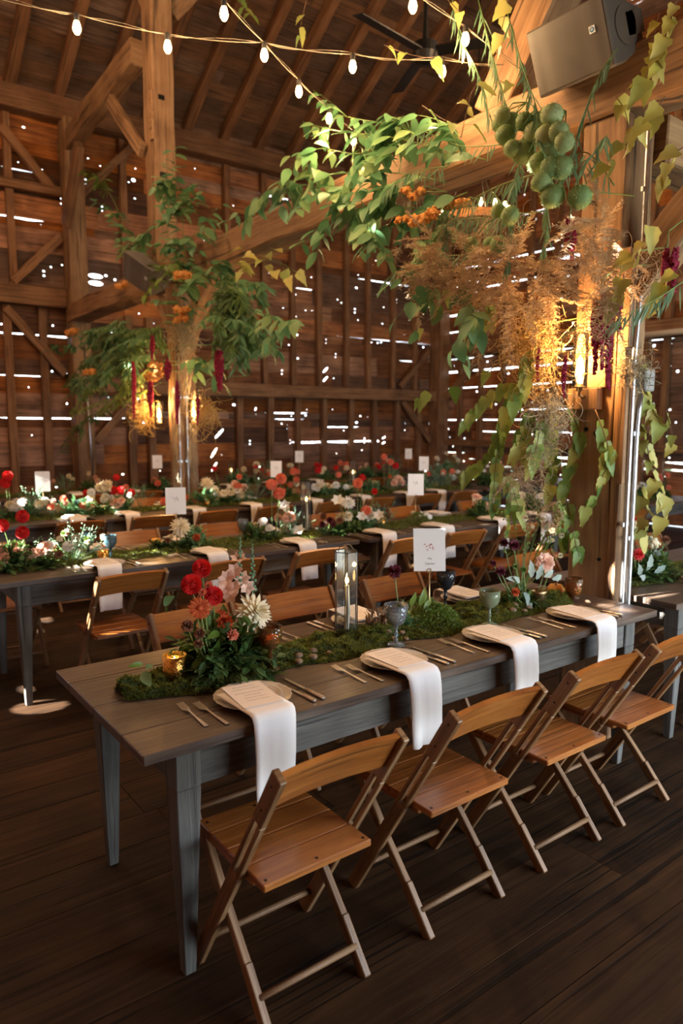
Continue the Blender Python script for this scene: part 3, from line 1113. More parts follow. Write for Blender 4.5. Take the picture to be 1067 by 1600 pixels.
def make_chair():
    t_ = thing('folding_chair', 'x', 'chair')
    # side rails: from front foot (+Y) up and back to the top
    f0, f1 = V((0, .115, 0)), V((0, -.375, .80))
    ax = (f1 - f0).normalized()
    LR = (f1 - f0).length
    for s_ in (-1, 1):
        x = s_ * .198
        mb = MB()
        P = lambda d, off=0: V((x, 0, 0)) + f0 + ax * d + V((0, ax.z, -ax.y)) * off
        wd = .046
        mb.bar(P(0), P(.50), .022, wd, side=(1, 0, 0))
        for q_ in (-.0155, .0155):
            mb.bar(P(.50, q_), P(.745, q_), .022, .015, side=(1, 0, 0))
        mb.bar(P(.745), P(LR), .022, wd, side=(1, 0, 0))
        mb.build('side_rail', M['oakleg'], t_, bevel=.003)
        mb = MB()
        y0, z0 = -.255, 0
        xx = s_ * .170
        mb.bar((xx, -.255, 0), (xx, -.14, .135), .024, .038, side=(1, 0, 0))
        mb.bar((xx, -.14 - .012, .12), (xx, .02, .30), .024, .030, side=(1, 0, 0))
        mb.bar((xx, .0, .28), (xx, .12, .42), .024, .038, side=(1, 0, 0))
        mb.build('leg', M['oakleg'], t_, bevel=.003)
        mb = MB()
        for dd in (.80, .90):
            mb.ball(P(dd) + V((s_ * .011, 0, 0)), .004, 6)
        mb.build('screw', M['black'], t_)
    mb = MB()
    n = 6
    for i in range(n):   # gently bowed back slat
        xa, xb = -.196 + .392 * i / n, -.196 + .392 * (i + 1) / n
        ba, bb = [-.012 * (1 - (q_ / .2) ** 2) for q_ in (xa, xb)]
        d = V((0, ax.y, ax.z))
        c = f0 + ax * .87
        nv = V((0, ax.z, -ax.y))
        vs = []
        for xx, bo in ((xa, ba), (xb, bb)):
            for su in (-.066, .066):
                for sn in (-.008, .008):
                    vs.append(V((xx, 0, 0)) + c + ax * su + nv * (-bo + sn))
        fs = [[0, 4, 5, 1], [2, 3, 7, 6], [0, 2, 6, 4], [1, 5, 7, 3]]
        if i == 0:
            fs.append([0, 1, 3, 2])
        if i == n - 1:
            fs.append([4, 6, 7, 5])
        mb.add(vs, fs, [[(vs[k].x, (vs[k] - c).dot(ax) * (1 if k % 2 else 1.01)) for k in f] for f in fs])
    mb.build('backrest', M['oak'], t_)
    mb = MB()   # seat of boards: rounded rear edge
    ys = (-.265, -.16, -.06, .04, .13)
    for a_, b_ in zip(ys[:-1], ys[1:]):
        mb.bar((-.182, (a_ + b_) / 2, .432), (.182, (a_ + b_) / 2, .432), (b_ - a_) - .0006, .022, seg=1)
    mb.bar((-.165, -.20, .415), (-.165, .12, .415), .03, .02)
    mb.bar((.165, -.20, .415), (.165, .12, .415), .03, .02)
    mb.build('seat', M['oak'], t_, bevel=.0035)
    mb = MB()
    for x in (-.165, 0, .165):
        for y in (-.245, .1):
            mb.lathe([(0, 0), (.005, 0), (.005, .0008), (0, .0008)], 8, (x, y, .4435))
    mb.build('nail', M['black'], t_)
    for (y, z) in ((-.21, .075), (.07, .09), (.10, .40)):
        mb = MB()
        xw = .168 if y < 0 or z > .3 else .196
        mb.tube([(-xw, y, z), (0, y, z), (xw, y, z)], .010, 8)
        mb.build('stretcher', M['oakleg'], t_, smooth=True)
    return t_


ch0 = make_chair()
kids(ch0)
first = True
CH = [(0, 'near', [.395, 1.0, 1.574, 2.085, 3.3, 3.95, 4.6]), (0, 'far', [.70, 1.275, 1.91, 3.15, 3.8, 4.5]),
      (1, 'near', [.76, 1.42, 2.08, 2.90, 3.49, 4.15, 4.8, 5.9]), (1, 'far', [.35, 1.35, 2.1, 3.2, 4.2, 5.2]),
      (2, 'near', [1.2, 1.85, 2.5, 3.15, 3.9, 4.55, 5.3, 5.95]), (2, 'far', [1.6, 2.4, 3.4, 4.4, 5.4]),
      (3, 'near', [2.0, 2.7, 3.4, 4.1, 4.8, 5.6, 6.4])]
for r_, side, xs in CH:
    for i, x in enumerate(xs):
        o = ch0 if first else dup(ch0)
        first = False
        yb = ROWY[r_]
        if side == 'near':
            o.location = (x, yb, 0)
            o.rotation_euler = (0, 0, R.uniform(-.03, .03) if r_ else 0)
        else:
            o.location = (x, yb + TW, 0)
            o.rotation_euler = (0, 0, PI + R.uniform(-.04, .04))
        o['label'] = 'wooden folding chair, %s from the left on the %s side of the %s table row' % (ORD[i], side, ROWN[r_])
        o['group'] = 'oak folding chairs drawn up to the tables'

# ------------------------------------------------------------------ tableware
mb = MB()
wv = lambda a, j: (.012 * math.cos(a * 22) if 2 <= j <= 5 else 0)
mb.lathe([(.0, .004), (.07, .004), (.085, .008), (.123, .021), (.126, .0225), (.122, .0185), (.085, .004), (.07, 0), (0, 0)], 88, wave=wv)
ME_plate = mb.build('dinner_plate', M['china2'], smooth=True)
mb = MB()
mb.lathe([(.0, .004), (.055, .004), (.068, .007), (.092, .015), (.094, .0165), (.090, .013), (.066, .003), (.055, 0), (0, 0)], 40)
ME_salad = mb.build('salad_plate', M['china'], smooth=True)
mb = MB()
for k in range(7):
    a = 2 * PI * k / 7 + .3
    for j in range(4):
        rr, aa = .078 + R.uniform(-.006, .006), a + R.uniform(-.14, .14)
        c = V((rr * math.cos(aa), rr * math.sin(aa), .0122 + (rr - .07) * .3))
        q_ = R.uniform(.0022, .0038)
        mb.add([c + V((q_, 0, 0)), c + V((0, q_, 0)), c - V((q_, 0, 0)), c - V((0, q_, 0))], [[0, 1, 2, 3]])
mb.build('flower_print', M['inkred'], ME_salad, label='small painted rose sprigs')

# napkin folded strip: over the plates, past the table edge, hanging
path = [(.215, .030), (.19, .033), (.12, .034), (.05, .035), (.0, .036), (-.018, .030), (-.029, .012), (-.034, -.03), (-.037, -.10), (-.036, -.17), (-.038, -.235)]


def napkin_mesh(seed):
    rn = random.Random(seed)
    mb = MB()
    nx = 8
    vs = []
    tw = rn.uniform(-.015, .02)
    for layer in (0, 1):
        for j, (y, z) in enumerate(path):
            k = max(0, (j - 4) / 6)
            for i in range(nx + 1):
                u = i / nx - .5
                w = .150 - .008 * k
                wave = .006 * k * math.sin(u * 9 + seed) + .004 * k * math.sin(u * 17 + seed * 2)
                off = -.004 if layer else 0
                if j <= 4:
                    vs.append((u * w + tw * k, y, z + off))
                else:
                    vs.append((u * w + tw * k, y + wave - off, z - rn.uniform(0, .001)))
    nj = len(path)
    fs = []
    for l_ in (0, 1):
        b = l_ * nj * (nx + 1)
        for j in range(nj - 1):
            for i in range(nx):
                q_ = [b + j * (nx + 1) + i, b + j * (nx + 1) + i + 1, b + (j + 1) * (nx + 1) + i + 1, b + (j + 1) * (nx + 1) + i]
                fs.append(q_ if l_ else q_[::-1])
    h = nj * (nx + 1)
    ring = [i for i in range(nx + 1)] + [j * (nx + 1) + nx for j in range(1, nj)] + [(nj - 1) * (nx + 1) + i for i in range(nx - 1, -1, -1)] + [j * (nx + 1) for j in range(nj - 2, 0, -1)]
    for a_, b_ in zip(ring, ring[1:] + ring[:1]):
        fs.append([a_, b_, b_ + h, a_ + h])
    mb.add(vs, fs)
    o = mb.build('napkin', M['linen'], smooth=True)
    return o


NAP = [napkin_mesh(s_) for s_ in (1, 2, 3, 4)]
mb = MB()
mb.box((0, 0, 0), (.132, .195, .0012))
MENU = mb.build('menu_card', M['paper'])
mb = MB()
rn = random.Random(5)
for ln in range(6):
    y = .07 - ln * .022 - (.01 if ln > 1 else 0)
    wdt = rn.choice((.03, .045, .038, .05))
    pts = [(-wdt + 2 * wdt * i / 26, y + .0022 * math.sin(i * 1.9 + ln) + rn.uniform(-.001, .001), .0009) for i in range(27)]
    mb.tube(pts, .00035, 3, cap=False)
mb.build('script_lines', M['ink'], MENU, label='fine grey handwritten script')


def fork():
    t_ = thing('fork', 'x', 'fork')
    mb = MB()
    mb.bar((0, -.105, .004), (0, -.03, .006), .014, .003, side=(1, 0, 0), w2=.006)
    mb.bar((0, -.032, .006), (0, .022, .009), .006, .003, side=(1, 0, 0), w2=.006)
    mb.build('handle', M['silver'], t_, bevel=.001)
    mb = MB()
    mb.bar((0, .02, .009), (0, .045, .006), .010, .002, side=(1, 0, 0), w2=.024)
    for x in (-.0098, -.0033, .0033, .0098):
        mb.bar((x, .045, .006), (x * 1.02, .092, .010), .0034, .0016, side=(1, 0, 0), w2=.002)
    mb.build('tines', M['silver'], t_)
    return t_


def knife(L=.23, nm='table_knife'):
    t_ = thing(nm, 'x', 'knife')
    mb = MB()
    mb.bar((0, -L / 2, .006), (0, -.01, .006), .016, .009, side=(1, 0, 0), w2=.012)
    mb.build('handle', M['silver'], t_, bevel=.003)
    mb = MB()
    mb.bar((0, -.012, .006), (0, L / 2, .005), .013, .0015, side=(1, 0, 0), w2=.009)
    mb.build('blade', M['silver'], t_)
    return t_


FORK, KNIFE, BUTTER = fork(), knife(), knife(.15, 'butter_knife')
for o in (ME_plate, ME_salad, MENU, FORK, KNIFE, BUTTER, *NAP):
    kids(o)
PROTO = {}


def use(o, loc, rz, label, cat, group):
    """first call moves the prototype itself, later calls copy it"""
    if o in PROTO:
        c = dup(o, loc, rz)
    else:
        PROTO[o] = 1
        c = o
        c.location = loc
        c.rotation_euler = (0, 0, rz)
    tag(c, label, cat, group)
    return c


def setting(r_, side, i, x, full=True, dx=0):
    s_ = 1 if side == 'near' else -1
    yb = ROWY[r_] + (0 if s_ > 0 else TW)
    rz0 = 0 if s_ > 0 else PI
    wh = '%s from left, %s side of %s table row' % (ORD[i], side, ROWN[r_])
    P = lambda a, b, z=0: (x + s_ * a, yb + s_ * b, TH + z)
    use(ME_plate, P(0, .165), R.uniform(0, 3), 'scallop-rimmed dinner plate, ' + wh, 'plate', 'dinner plates')
    use(ME_salad, P(0, .165, .010), R.uniform(0, 3), 'small white side plate on the plate, ' + wh, 'plate', 'salad plates')
    use(NAP[R.randrange(4)], P(-.03, 0), rz0, 'white linen napkin hanging, ' + wh, 'napkin', 'white napkins hanging over the table edges')
    use(MENU, P(-.02, .135, .0375), rz0 + R.uniform(-.12, .08), 'cream menu card on plate, ' + wh, 'menu card', 'menu cards')
    if full:
        for k, (a, b) in enumerate(((-.208, .175), (-.158, .15))):
            use(FORK, P(a, b), rz0 + (.05 if k else -.02), ('outer' if k == 0 else 'inner') + ' silver fork, ' + wh, 'fork', 'silver forks')
        use(KNIFE, P(.187, .15), rz0 + .02, 'silver table knife, ' + wh, 'knife', 'silver knives')
        use(BUTTER, P(.15, .11), rz0 + .05, 'short silver knife beside the plate, ' + wh, 'knife', 'silver knives')


SET = [(0, 'near', [.43, 1.03, 1.57, 2.13, 3.35, 4.0, 4.6], 4), (0, 'far', [.70, 1.265, 1.95], 3), (1, 'near', [.785, 1.5, 2.216, 3.0, 3.64, 4.35, 4.95], 5),
       (1, 'far', [.9, 1.5, 2.3, 3.2, 4.2], 1), (2, 'near', [1.3, 1.80, 2.5, 3.16, 3.95, 4.65, 5.35, 5.9], 0), (2, 'far', [1.7, 2.4, 3.4, 4.4, 5.3], 0), (3, 'near', [2.0, 2.7, 3.4, 4.1, 4.8, 5.6], 0)]
for r_, side, xs, nf in SET:
    for i, x in enumerate(xs):
        setting(r_, side, i, x, i < nf)


def goblet(name, mat, label, loc, h=.165, r=.042, group=None, stem=True, lip=1.0):
    t_ = thing(name, label, 'glass', loc, 0, group)
    z0 = h * .45 if stem else 0
    out = [(r * .18, z0), (r * .62, z0 + (h - z0) * .14), (r * .95, z0 + (h - z0) * .42), (r, z0 + (h - z0) * .7), (r * lip, h)]
    inn = [(a - .0025, z + (.003 if k == 0 else 0)) for k, (a, z) in enumerate(out)][::-1]
    mb = MB()
    mb.lathe(out + inn, 24)
    mb.build('bowl', M[mat], t_, smooth=True)
    mb = MB()
    if stem:
        mb.lathe([(r * .85, 0), (r * .8, .004), (r * .2, .012), (r * .13, z0 * .45), (r * .24, z0 * .6), (r * .13, z0 * .75), (r * .2, z0)], 20)
        mb.build('stem', M[mat], t_, smooth=True)
    else:
        mb.lathe([(r * .7, 0), (r * .7, .008), (0, .008)], 20)
        mb.build('base', M[mat], t_, smooth=True)
    return t_


def onrow(r_, px, py=0, yo=.42, z=TH):
    """point on a row's centre line under a measured column"""
    p = at(px, 800, 1, ROWY[r_] + yo)
    return (p.x, ROWY[r_] + yo, z)


goblet('goblet', 'g_amber', 'amber pressed-glass goblet right of the red dahlias on the front table', (.615, .36, TH + .015), .155, .043)
goblet('goblet', 'g_cut', 'clear cut-crystal goblet in the middle of the front table', (1.17, .315, TH + .01), .165, .044, lip=1.12)
gg = goblet('goblet', 'g_green', 'frosted green goblet in front of the clump of moss stones, front table', (1.69, .29, TH + .01), .155, .046)
goblet('goblet', 'g_black', 'near-black cut goblet behind the tall white card on front table', (1.78, .65, TH), .18, .046)
goblet('tumbler', 'g_amber', 'amber hobnail tumbler beside the near post on the front table', (2.40, .36, TH + .01), .105, .044, stem=False)
goblet('goblet', 'g_blue', 'teal blue goblet, right one of two on the second row', (.88, ROWY[1] + .33, TH), .165, .042)
goblet('goblet', 'g_blue', 'teal blue goblet, left one of two on the second row', (.79, ROWY[1] + .50, TH), .17, .045)
goblet('goblet', 'g_blue', 'small blue goblet beside the dark posy on the third row', onrow(2, 123), .15, .04)
goblet('goblet', 'g_cut', 'clear goblet left of the peach dahlias on the second row', onrow(1, 379, yo=.5), .165, .04)
goblet('goblet', 'g_blue', 'blue goblet behind the amber-lit votive far right of second row', onrow(1, 756, yo=.6), .16, .04)


def votive(loc, label, mat='gold', r=.036, h=.075, lit=True):
    t_ = thing('votive_holder', label, 'candle holder', loc)
    mb = MB()
    mb.lathe([(0, 0), (r * .9, 0), (r, .01), (r, h), (r - .003, h), (r - .003, .02), (0, .02)], 24)
    mb.build('cup', M[mat], t_, smooth=True)
    mb = MB()
    mb.lathe([(r * .75, .02), (r * .75, h * .6), (0, h * .6)], 14)
    mb.build('candle', M['wax'], t_)
    if lit:
        mb = MB()
        mb.lathe([(0, h * .6), (.004, h * .6 + .006), (.0055, h * .6 + .012), (.002, h * .6 + .024), (0, h * .6 + .03)], 8)
        mb.build('flame', M['flame'], t_, smooth=True)
    return t_


votive((.30, .475, TH + .012), 'hammered gold votive cup with a lit candle beside the red dahlias', r=.042, h=.085)
lamp('votive_light', (.30, .475, TH + .10), .25, (1, .5, .18), .01)
for (r_, px, yo, lab) in ((1, 242, .55, 'gold votive left of the yellow dahlia on the second row'), (1, 597, .52, 'gold votive with a bright flame right of the white lilies, second row'),
                          (2, 324, .4, 'gold votive under the pale blooms on the third row'), (2, 363, .6, 'gold votive at the centre of the third row'), (2, 516, .5, 'gold votive between peonies on the third row'),
                          (0, 1035, .42, 'brass votive on the right-hand front table'), (2, 681, .55, 'gold votive by the small white card, third row'), (1, 158, .3, 'small gold votive behind the left posy, second row')):
    votive(onrow(r_, px, yo=yo), lab, lit=True)
t_ = thing('vase', 'small antique bronze vase holding the blush rose on front table', 'vase', (2.165, .40, TH + .005))
mb = MB()
mb.lathe([(0, 0), (.036, 0), (.040, .01), (.043, .06), (.048, .075), (.044, .075), (.038, .06), (.034, .012), (0, .012)], 26)
mb.build('body', M['bronze'], t_, smooth=True)


def hurricane(loc, label, h=.35, r=.05, lean=.02):
    t_ = thing('hurricane_lantern', label, 'lantern', loc)
    mb = MB()
    for k in range(6):
        a0, a1 = PI / 3 * k, PI / 3 * (k + 1)
        p0, p1 = V((r * math.cos(a0), r * math.sin(a0), .01)), V((r * math.cos(a1), r * math.sin(a1), .01))
        mb.add([p0, p1, p1 + V((0, 0, h)), p0 + V((0, 0, h))], [[0, 1, 2, 3]])
    mb.build('glass_panel', M['g_clear'], t_)
    mb = MB()
    for k in range(6):
        a0 = PI / 3 * k
        p0 = V((r * math.cos(a0), r * math.sin(a0), 0))
        mb.tube([p0, p0 + V((0, 0, h + .01))], .0016, 5)
    for z in (.01, h + .01):
        mb.tube([(r * math.cos(PI / 3 * k), r * math.sin(PI / 3 * k), z) for k in range(7)], .002, 5)
    mb.lathe([(r, 0), (r, .008), (0, .008)], 6)
    mb.tube([(-r * .8, 0, h + .01), (-r * .5, .01, h + .035), (r * .3, 0, h + .04), (r * .8, 0, h + .012)], .0018, 5)
    mb.tube([(0, -r * .8, h + .01), (.01, 0, h + .03), (0, r * .8, h + .01)], .0018, 5)
    mb.build('frame', M['black'], t_)
    mb = MB()
    mb.tube([(0, 0, .01), (lean * .5, 0, h * .3), (lean * .2, 0, h * .62)], .0105, 12, r2=.009)
    c_ = mb.build('taper_candle', M['wax'], t_, smooth=True)
    mb = MB()
    z = h * .62
    mb.lathe([(0, z), (.006, z + .010), (.008, z + .020), (.004, z + .038), (0, z + .052)], 8, (lean * .2, 0, 0))
    mb.build('flame', M['flame'], c_, smooth=True)
    return t_


hurricane((1.075, .52, TH + .01), 'tall smoky glass lantern with an ivory taper candle on front table')
lamp('taper_light', (1.08, .52, TH + .30), .35, (1, .6, .25), .01)
hurricane(onrow(1, 478, yo=.5), 'tall glass lantern with a lit taper right of peach dahlias, second row', .42, .045)
hurricane(onrow(3, 362, yo=.4), 'far lit glass lantern among red flowers in the rear row', .3, .04)
hurricane(onrow(2, 551, yo=.5), 'tall glass lantern beside coral flowers on third row', .42, .045)


def text(body, size, loc, parent, mat='ink', shear=.25, rot=(PI / 2, 0, 0)):
    c = bpy.data.curves.new('lettering', 'FONT')
    c.body = body
    c.size = size
    c.shear = shear
    c.align_x = 'CENTER'
    c.extrude = .0003
    c.materials.append(M[mat])
    o = bpy.data.objects.new('lettering', c)
    COL.objects.link(o)
    o.parent = parent
    o.location = loc
    o.rotation_euler = rot
    bpy.context.view_layer.update()
    me_ = bpy.data.meshes.new_from_object(o)
    bpy.data.objects.remove(o)
    return put('lettering', me_, parent, loc=loc, rot=rot)


def table_card(loc, label, hlab, w=.137, h=.188, rod=.26, face=None, roll=0, words=None, sprig=True, red=False):
    loc = V(loc)
    d = CAM - loc
    rz = math.atan2(d.x, -d.y) * 1.0 if face is None else face
    t_ = thing('card_holder', hlab, 'card holder', loc, rz)
    mb = MB()
    mb.tube([(0, 0, 0), (0, 0, rod)], .003, 8)
    mb.lathe([(.022, 0), (.022, .006), (.003, .010)], 16)
    mb.build('rod', M['brass'], t_, smooth=True)
    mb = MB()
    mb.tube([(.009 * math.sin(a / 10 * 2 * PI), -.003, rod + .009 - .009 * math.cos(a / 10 * 2 * PI)) for a in range(11)], .0014, 6)
    mb.build('clip_ring', M['brass'], t_, smooth=True)
    c = thing('table_card', label, 'card', loc + V((0, 0, rod + .006)), rz)
    c.rotation_euler = (0, roll, rz)
    mb = MB()
    mb.box((0, 0, h / 2), (w, .0015, h))
    mb.build('sheet', M['cardw'], c)
    if sprig:
        mb = MB()
        rn = random.Random(3)
        for k in range(9):
            cx, cz = (rn.uniform(-.02, .02), h * .57 + rn.uniform(-.012, .014))
            for j in range(4):
                a = rn.uniform(0, 6.28)
                mb.leaf2((cx, -.0012, cz), (math.cos(a), 0, math.sin(a)), (0, -1, 0), .0055, .003)
        mb.build('flower_print', M['inkred' if red else 'ink'], c, label='printed sprig of small flowers')
    if words:
        for (s_, sz, zz_) in words:
            text(s_, sz, (0, -.0012, zz_), c)
    return c


table_card((1.47, .44, TH), 'white table name card with rose sprig and script, front table', 'slim brass card holder standing in bright herbs, front table', rod=.245, roll=-.03,
           words=[('The', .012, .052), ('Cypress', .013, .030)], red=True)
WD = [('Table', .010, .045), ('No.', .008, .028)]
for (r_, px, yo, lab, w, h, rod) in ((1, 275, .44, 'white card with a dark sprig left on the second row, beside the yellow dahlia', .14, .19, .245), (1, 649, .42, 'white table card right on the second row, above small white flowers', .14, .19, .25),
                                     (2, 69, .47, 'white table card beside sunlit white flowers, far left third row', .13, .19, .24), (2, 432, .5, 'cream table card behind the coral dahlias, third row', .13, .19, .26),
                                     (2, 661, .5, 'white table card in front of the corner, right on third row', .13, .19, .25), (3, 248, .4, 'small white card left of the middle post, rear row', .13, .18, .27),
                                     (3, 468, .4, 'tiny white card above the lantern, rear row', .13, .18, .28), (3, 637, .4, 'tiny white card nearest the corner post, rear row', .12, .18, .27)):
    table_card(onrow(r_, px, yo=yo), lab, 'brass holder under ' + lab.replace('white card with a dark sprig left on', 'sprig card on'), w, h, rod)

# ------------------------------------------------------------------ speakers
def speaker(loc, M4, label):
    t_ = thing('loudspeaker', label, 'speaker', loc)
    t_.matrix_world = M4
    # local: face = -Y plane, x right, z up
    w, h, d = .43, .30, .27
    mb = MB()
    pr = [(-h / 2, 0), (h / 2, 0), (h / 2 - .02, .1), (h / 2 - .09, d), (-h / 2 + .05, d), (-h / 2, .08)]
    n = len(pr)
    vs = [(-w / 2, y, z) for z, y in pr] + [(w / 2, y, z) for z, y in pr]
    mb.add(vs, [list(range(n))[::-1], [n + k for k in range(n)]] + [[k, (k + 1) % n, n + (k + 1) % n, n + k] for k in range(n)])
    mb.build('cabinet', M['spk'], t_, bevel=.008)
    mb = MB()
    m = 8
    for i in range(m):
        x0, x1 = -w / 2 + .012 + (w - .024) * i / m, -w / 2 + .012 + (w - .024) * (i + 1) / m
        y0, y1 = [-.012 * (1 - (x / (w / 2)) ** 2) - .002 for x in (x0, x1)]
        mb.add([(x0, y0, -h / 2 + .012), (x1, y1, -h / 2 + .012), (x1, y1, h / 2 - .012), (x0, y0, h / 2 - .012)], [[0, 1, 2, 3]])
    mb.build('grille', M['grille'], t_)
    bd = []
    mb = MB()
    mb.box((w / 2 - .075, -.014, .03), (.030, .002, .030))
    o = mb.build('badge', M['logo_w'], t_)
    mb = MB()
    mb.lathe([(0, 0), (.0115, 0), (.0115, .001), (0, .001)], 20)
    e_ = mb.build('badge_disc', M['logo_b'], o)
    e_.rotation_euler = (PI / 2, 0, 0)
    e_.location = (w / 2 - .075, -.015, .03)
    mb = MB()
    mb.box((w / 2 - .079, -.0165, .031), (.0018, .0008, .012))
    mb.box((w / 2 - .075, -.0165, .033), (.0018, .0008, .013))
    mb.box((w / 2 - .071, -.0165, .031), (.0018, .0008, .010))
    mb.box((w / 2 - .073, -.0165, .0265), (.006, .0008, .0016))
    mb.build('badge_mark', M['logo_w'], o)
    mb = MB()
    mb.lathe([(0, 0), (.085, 0), (.085, .004), (0, .004)], 20)
    mb.box((0, .08, .002), (.10, .14, .004))
    b2 = mb.build('bracket', M['spk_d'], t_)
    b2.rotation_euler = (0, PI / 2, 0)
    b2.location = (w / 2 + .002, .13, .0)
    return t_


def face_matrix(c, right, down_tilt_normal):
    right = V(right).normalized()
    nn = V(down_tilt_normal)
    nn = (nn - right * nn.dot(right)).normalized()
    y = -nn
    z = right.cross(y)
    return Matrix(((right.x, y.x, z.x, c[0]), (right.y, y.y, z.y, c[1]), (right.z, y.z, z.z, c[2]), (0, 0, 0, 1)))


c = (at(822, 62, 0, 2.32) + at(932, 3, 0, 2.32) + at(968, 85, 0, 2.44) + at(845, 148, 0, 2.44)) / 4
speaker(c, face_matrix(c, (0, -1, 0), (-.9, 0, -.42)), 'large taupe loudspeaker with a blue and white badge, hung by the near post')
c2 = at(214, 428, 0, 2.20)
speaker(c2, face_matrix(c2, (.35, -.6, -.45), (-.75, -.35, -.45)), 'smaller taupe loudspeaker under the tall upper left post')

# ------------------------------------------------------------------ string lights
ZS = 3.6
mbB = MB()
mbB.lathe([(0, -.068), (.010, -.064), (.019, -.050), (.0215, -.036), (.017, -.016), (.011, 0)], 14)
mbS = MB()
mbS.lathe([(.012, -.006), (.014, -.002), (.014, .028), (.006, .038), (0, .038)], 12)
bulb0 = sock0 = None


def string(pts, bulbs, label):
    global bulb0, sock0
    t_ = thing('string_light', label, 'string lights', pts[0])
    p0 = V(pts[0])
    seg = []
    for a_, b_ in zip(pts[:-1], pts[1:]):
        a_, b_ = V(a_), V(b_)
        L = (b_ - a_).length
        for k in range(6):
            u = k / 6
            seg.append(a_.lerp(b_, u) - V((0, 0, .10 * L * u * (1 - u))) - p0)
    seg.append(V(pts[-1]) - p0)
    mb = MB()
    mb.tube(seg, .0024, 6)
    mb.tube([q_ + V((.004, .004, .012 * math.sin(i * .9) + .006)) for i, q_ in enumerate(seg)], .0014, 5)
    mb.build('cable', M['cable'], t_, smooth=True)
    for b_ in bulbs:
        b_ = V(b_)
        if sock0 is None:
            s_ = mbS.build('socket', M['socket'], t_, smooth=True, loc=b_ + V((0, 0, .03)) - p0)
            sock0 = s_
            l_ = mbB.build('bulb', M['bulb'], s_, smooth=True)
            bulb0 = l_
        else:
            s_ = put('socket', sock0.data, t_, loc=b_ + V((0, 0, .03)) - p0)
            put('bulb', bulb0.data, s_)
        lamp('bulb_light', b_ - V((0, 0, .09)), 9, size=.02)
    return t_


def zb(px, py):
    p = at(px, py, 2, ZS)
    return p


A = [zb(*q) for q in ((120, 42), (262, 72), (413, 85), (551, 103), (691, 111))]
B = [zb(*q) for q in ((350, 20), (467, 142), (514, 184), (552, 218))]
Cc = [zb(*q) for q in ((645, 8), (727, 60))]
up = V((0, 0, .06))
string([A[0] + (A[0] - A[1]) + up] + [p + up for p in A] + [zb(815, 118) + up, V((2.66, .56, 3.55))], A, 'long string of warm bulbs crossing the top of the view')
string([B[0] + (B[0] - B[1]) * 1.2 + up] + [B[0] + up, A[2] + up] + [p + up for p in B[1:]] + [V((2.62, 2.5, 3.42))], B, 'string of warm bulbs sloping down to the leafy beam')
string([Cc[0] + (Cc[0] - Cc[1]) + up] + [p + up for p in Cc] + [V((2.6, .9, 3.5))], Cc, 'short string of bulbs at the top above the near garland')
D = [V((4.2, .9, 3.3)), at(1050, 150, 0, 4.6)]
string([V((3.2, .5, 3.35))] + [p + up for p in D] + [V((6, .6, 3.5))], [D[1]], 'single warm bulb hanging behind yellow leaves at the top right')

# wheel chandelier behind the garland
cc = at(742, 352, 2, 3.45)
t_ = thing('ring_chandelier', 'round copper-toned chandelier with a ring of bulbs behind the garland', 'chandelier', cc)
mb = MB()
mb.lathe([(.30, 0), (.32, 0), (.32, .07), (.30, .07), (.30, 0)], 36)
mb.build('ring', pmat('copper band', (.55, .25, .09), .4, metal=.7), t_)
for k in range(14):
    a = 2 * PI * k / 14
    q_ = V((.30 * math.cos(a), .30 * math.sin(a), .15))
    put('bulb', bulb0.data, t_, loc=q_)
    if k % 3 == 0:
        lamp('chandelier_light', cc + q_ * 1.3 + V((0, 0, .06)), 10)
mb = MB()
for k in range(3):
    a = 2 * PI * k / 3
    mb.tube([(.3 * math.cos(a), .3 * math.sin(a), .07), (0, 0, .7), (0, 0, 2.0)], .005, 5)
mb.build('chain', M['black'], t_)
# ceiling fan
cf = at(664, 82, 2, 5.4)
t_ = thing('ceiling_fan', 'black ceiling fan hanging from the rafters above the string lights', 'fan', cf)
mb = MB()
mb.lathe([(0, -.12), (.10, -.10), (.13, -.02), (.12, .08), (.03, .12), (.02, .3), (.016, 3.1)], 20)
mb.build('motor', M['black'], t_)
for k in range(3):
    a = 2 * PI * k / 3 + 1.15
    d = V((math.cos(a), math.sin(a), 0))
    mb = MB()
    mb.bar(d * .12, d * .95 + V((0, 0, .02)), .14, .012, side=d.cross(V((0, 0, 1))) + V((0, 0, .25)))
    mb.build('blade', M['black'], t_)


# ------------------------------------------------------------------ sconces
def sconce(loc, label, watts, h=.27, r=.038, n=(-1, 0, 0)):
    t_ = thing('wall_lamp', label, 'lamp', loc)
    mb = MB()
    mb.lathe([(r, 0), (r, h)], 24)
    mb.build('glass_chimney', M['g_bulb'], t_, smooth=True)
    mb = MB()
    mb.lathe([(0, .0), (.008, .0), (.010, .03), (.022, .05), (.016, .10), (0, .14)], 12, (0, 0, .03))
    mb.build('bulb', M['bulb'], t_, smooth=True)
    mb = MB()
    mb.lathe([(0, -.045), (.007, -.04), (.007, -.02), (.016, -.016), (.016, .02), (.03, .0), (r + .002, .0), (r + .002, .006), (0, .006)], 16)
    mb.tube([(0, 0, -.03), (.03, 0, -.05), (.07, 0, -.04)], .006, 6)
    mb.build('socket', M['bronze'], t_, smooth=True)
    lamp('wall_lamp_light', V(loc) + V((-.015, 0, .21)), watts, (1, .55, .22), .02)
    return t_


sconce(at(905, 606, 0, 2.50), 'glass chimney lamp glowing on the near post amid dried plumes', 34)
sconce(at(249, 662, 0, 2.50), 'left glowing glass lamp in the middle post garland', 20, .24, .05)
sconce(at(303, 662, 0, 2.46), 'right glowing glass lamp in the middle post garland', 20, .24, .05)

# ------------------------------------------------------------------ plants
def mesh_of(mb, name, mat, smooth=False):
    o = mb.build(name, mat, smooth=smooth)
    me = o.data
    bpy.data.objects.remove(o)
    return me


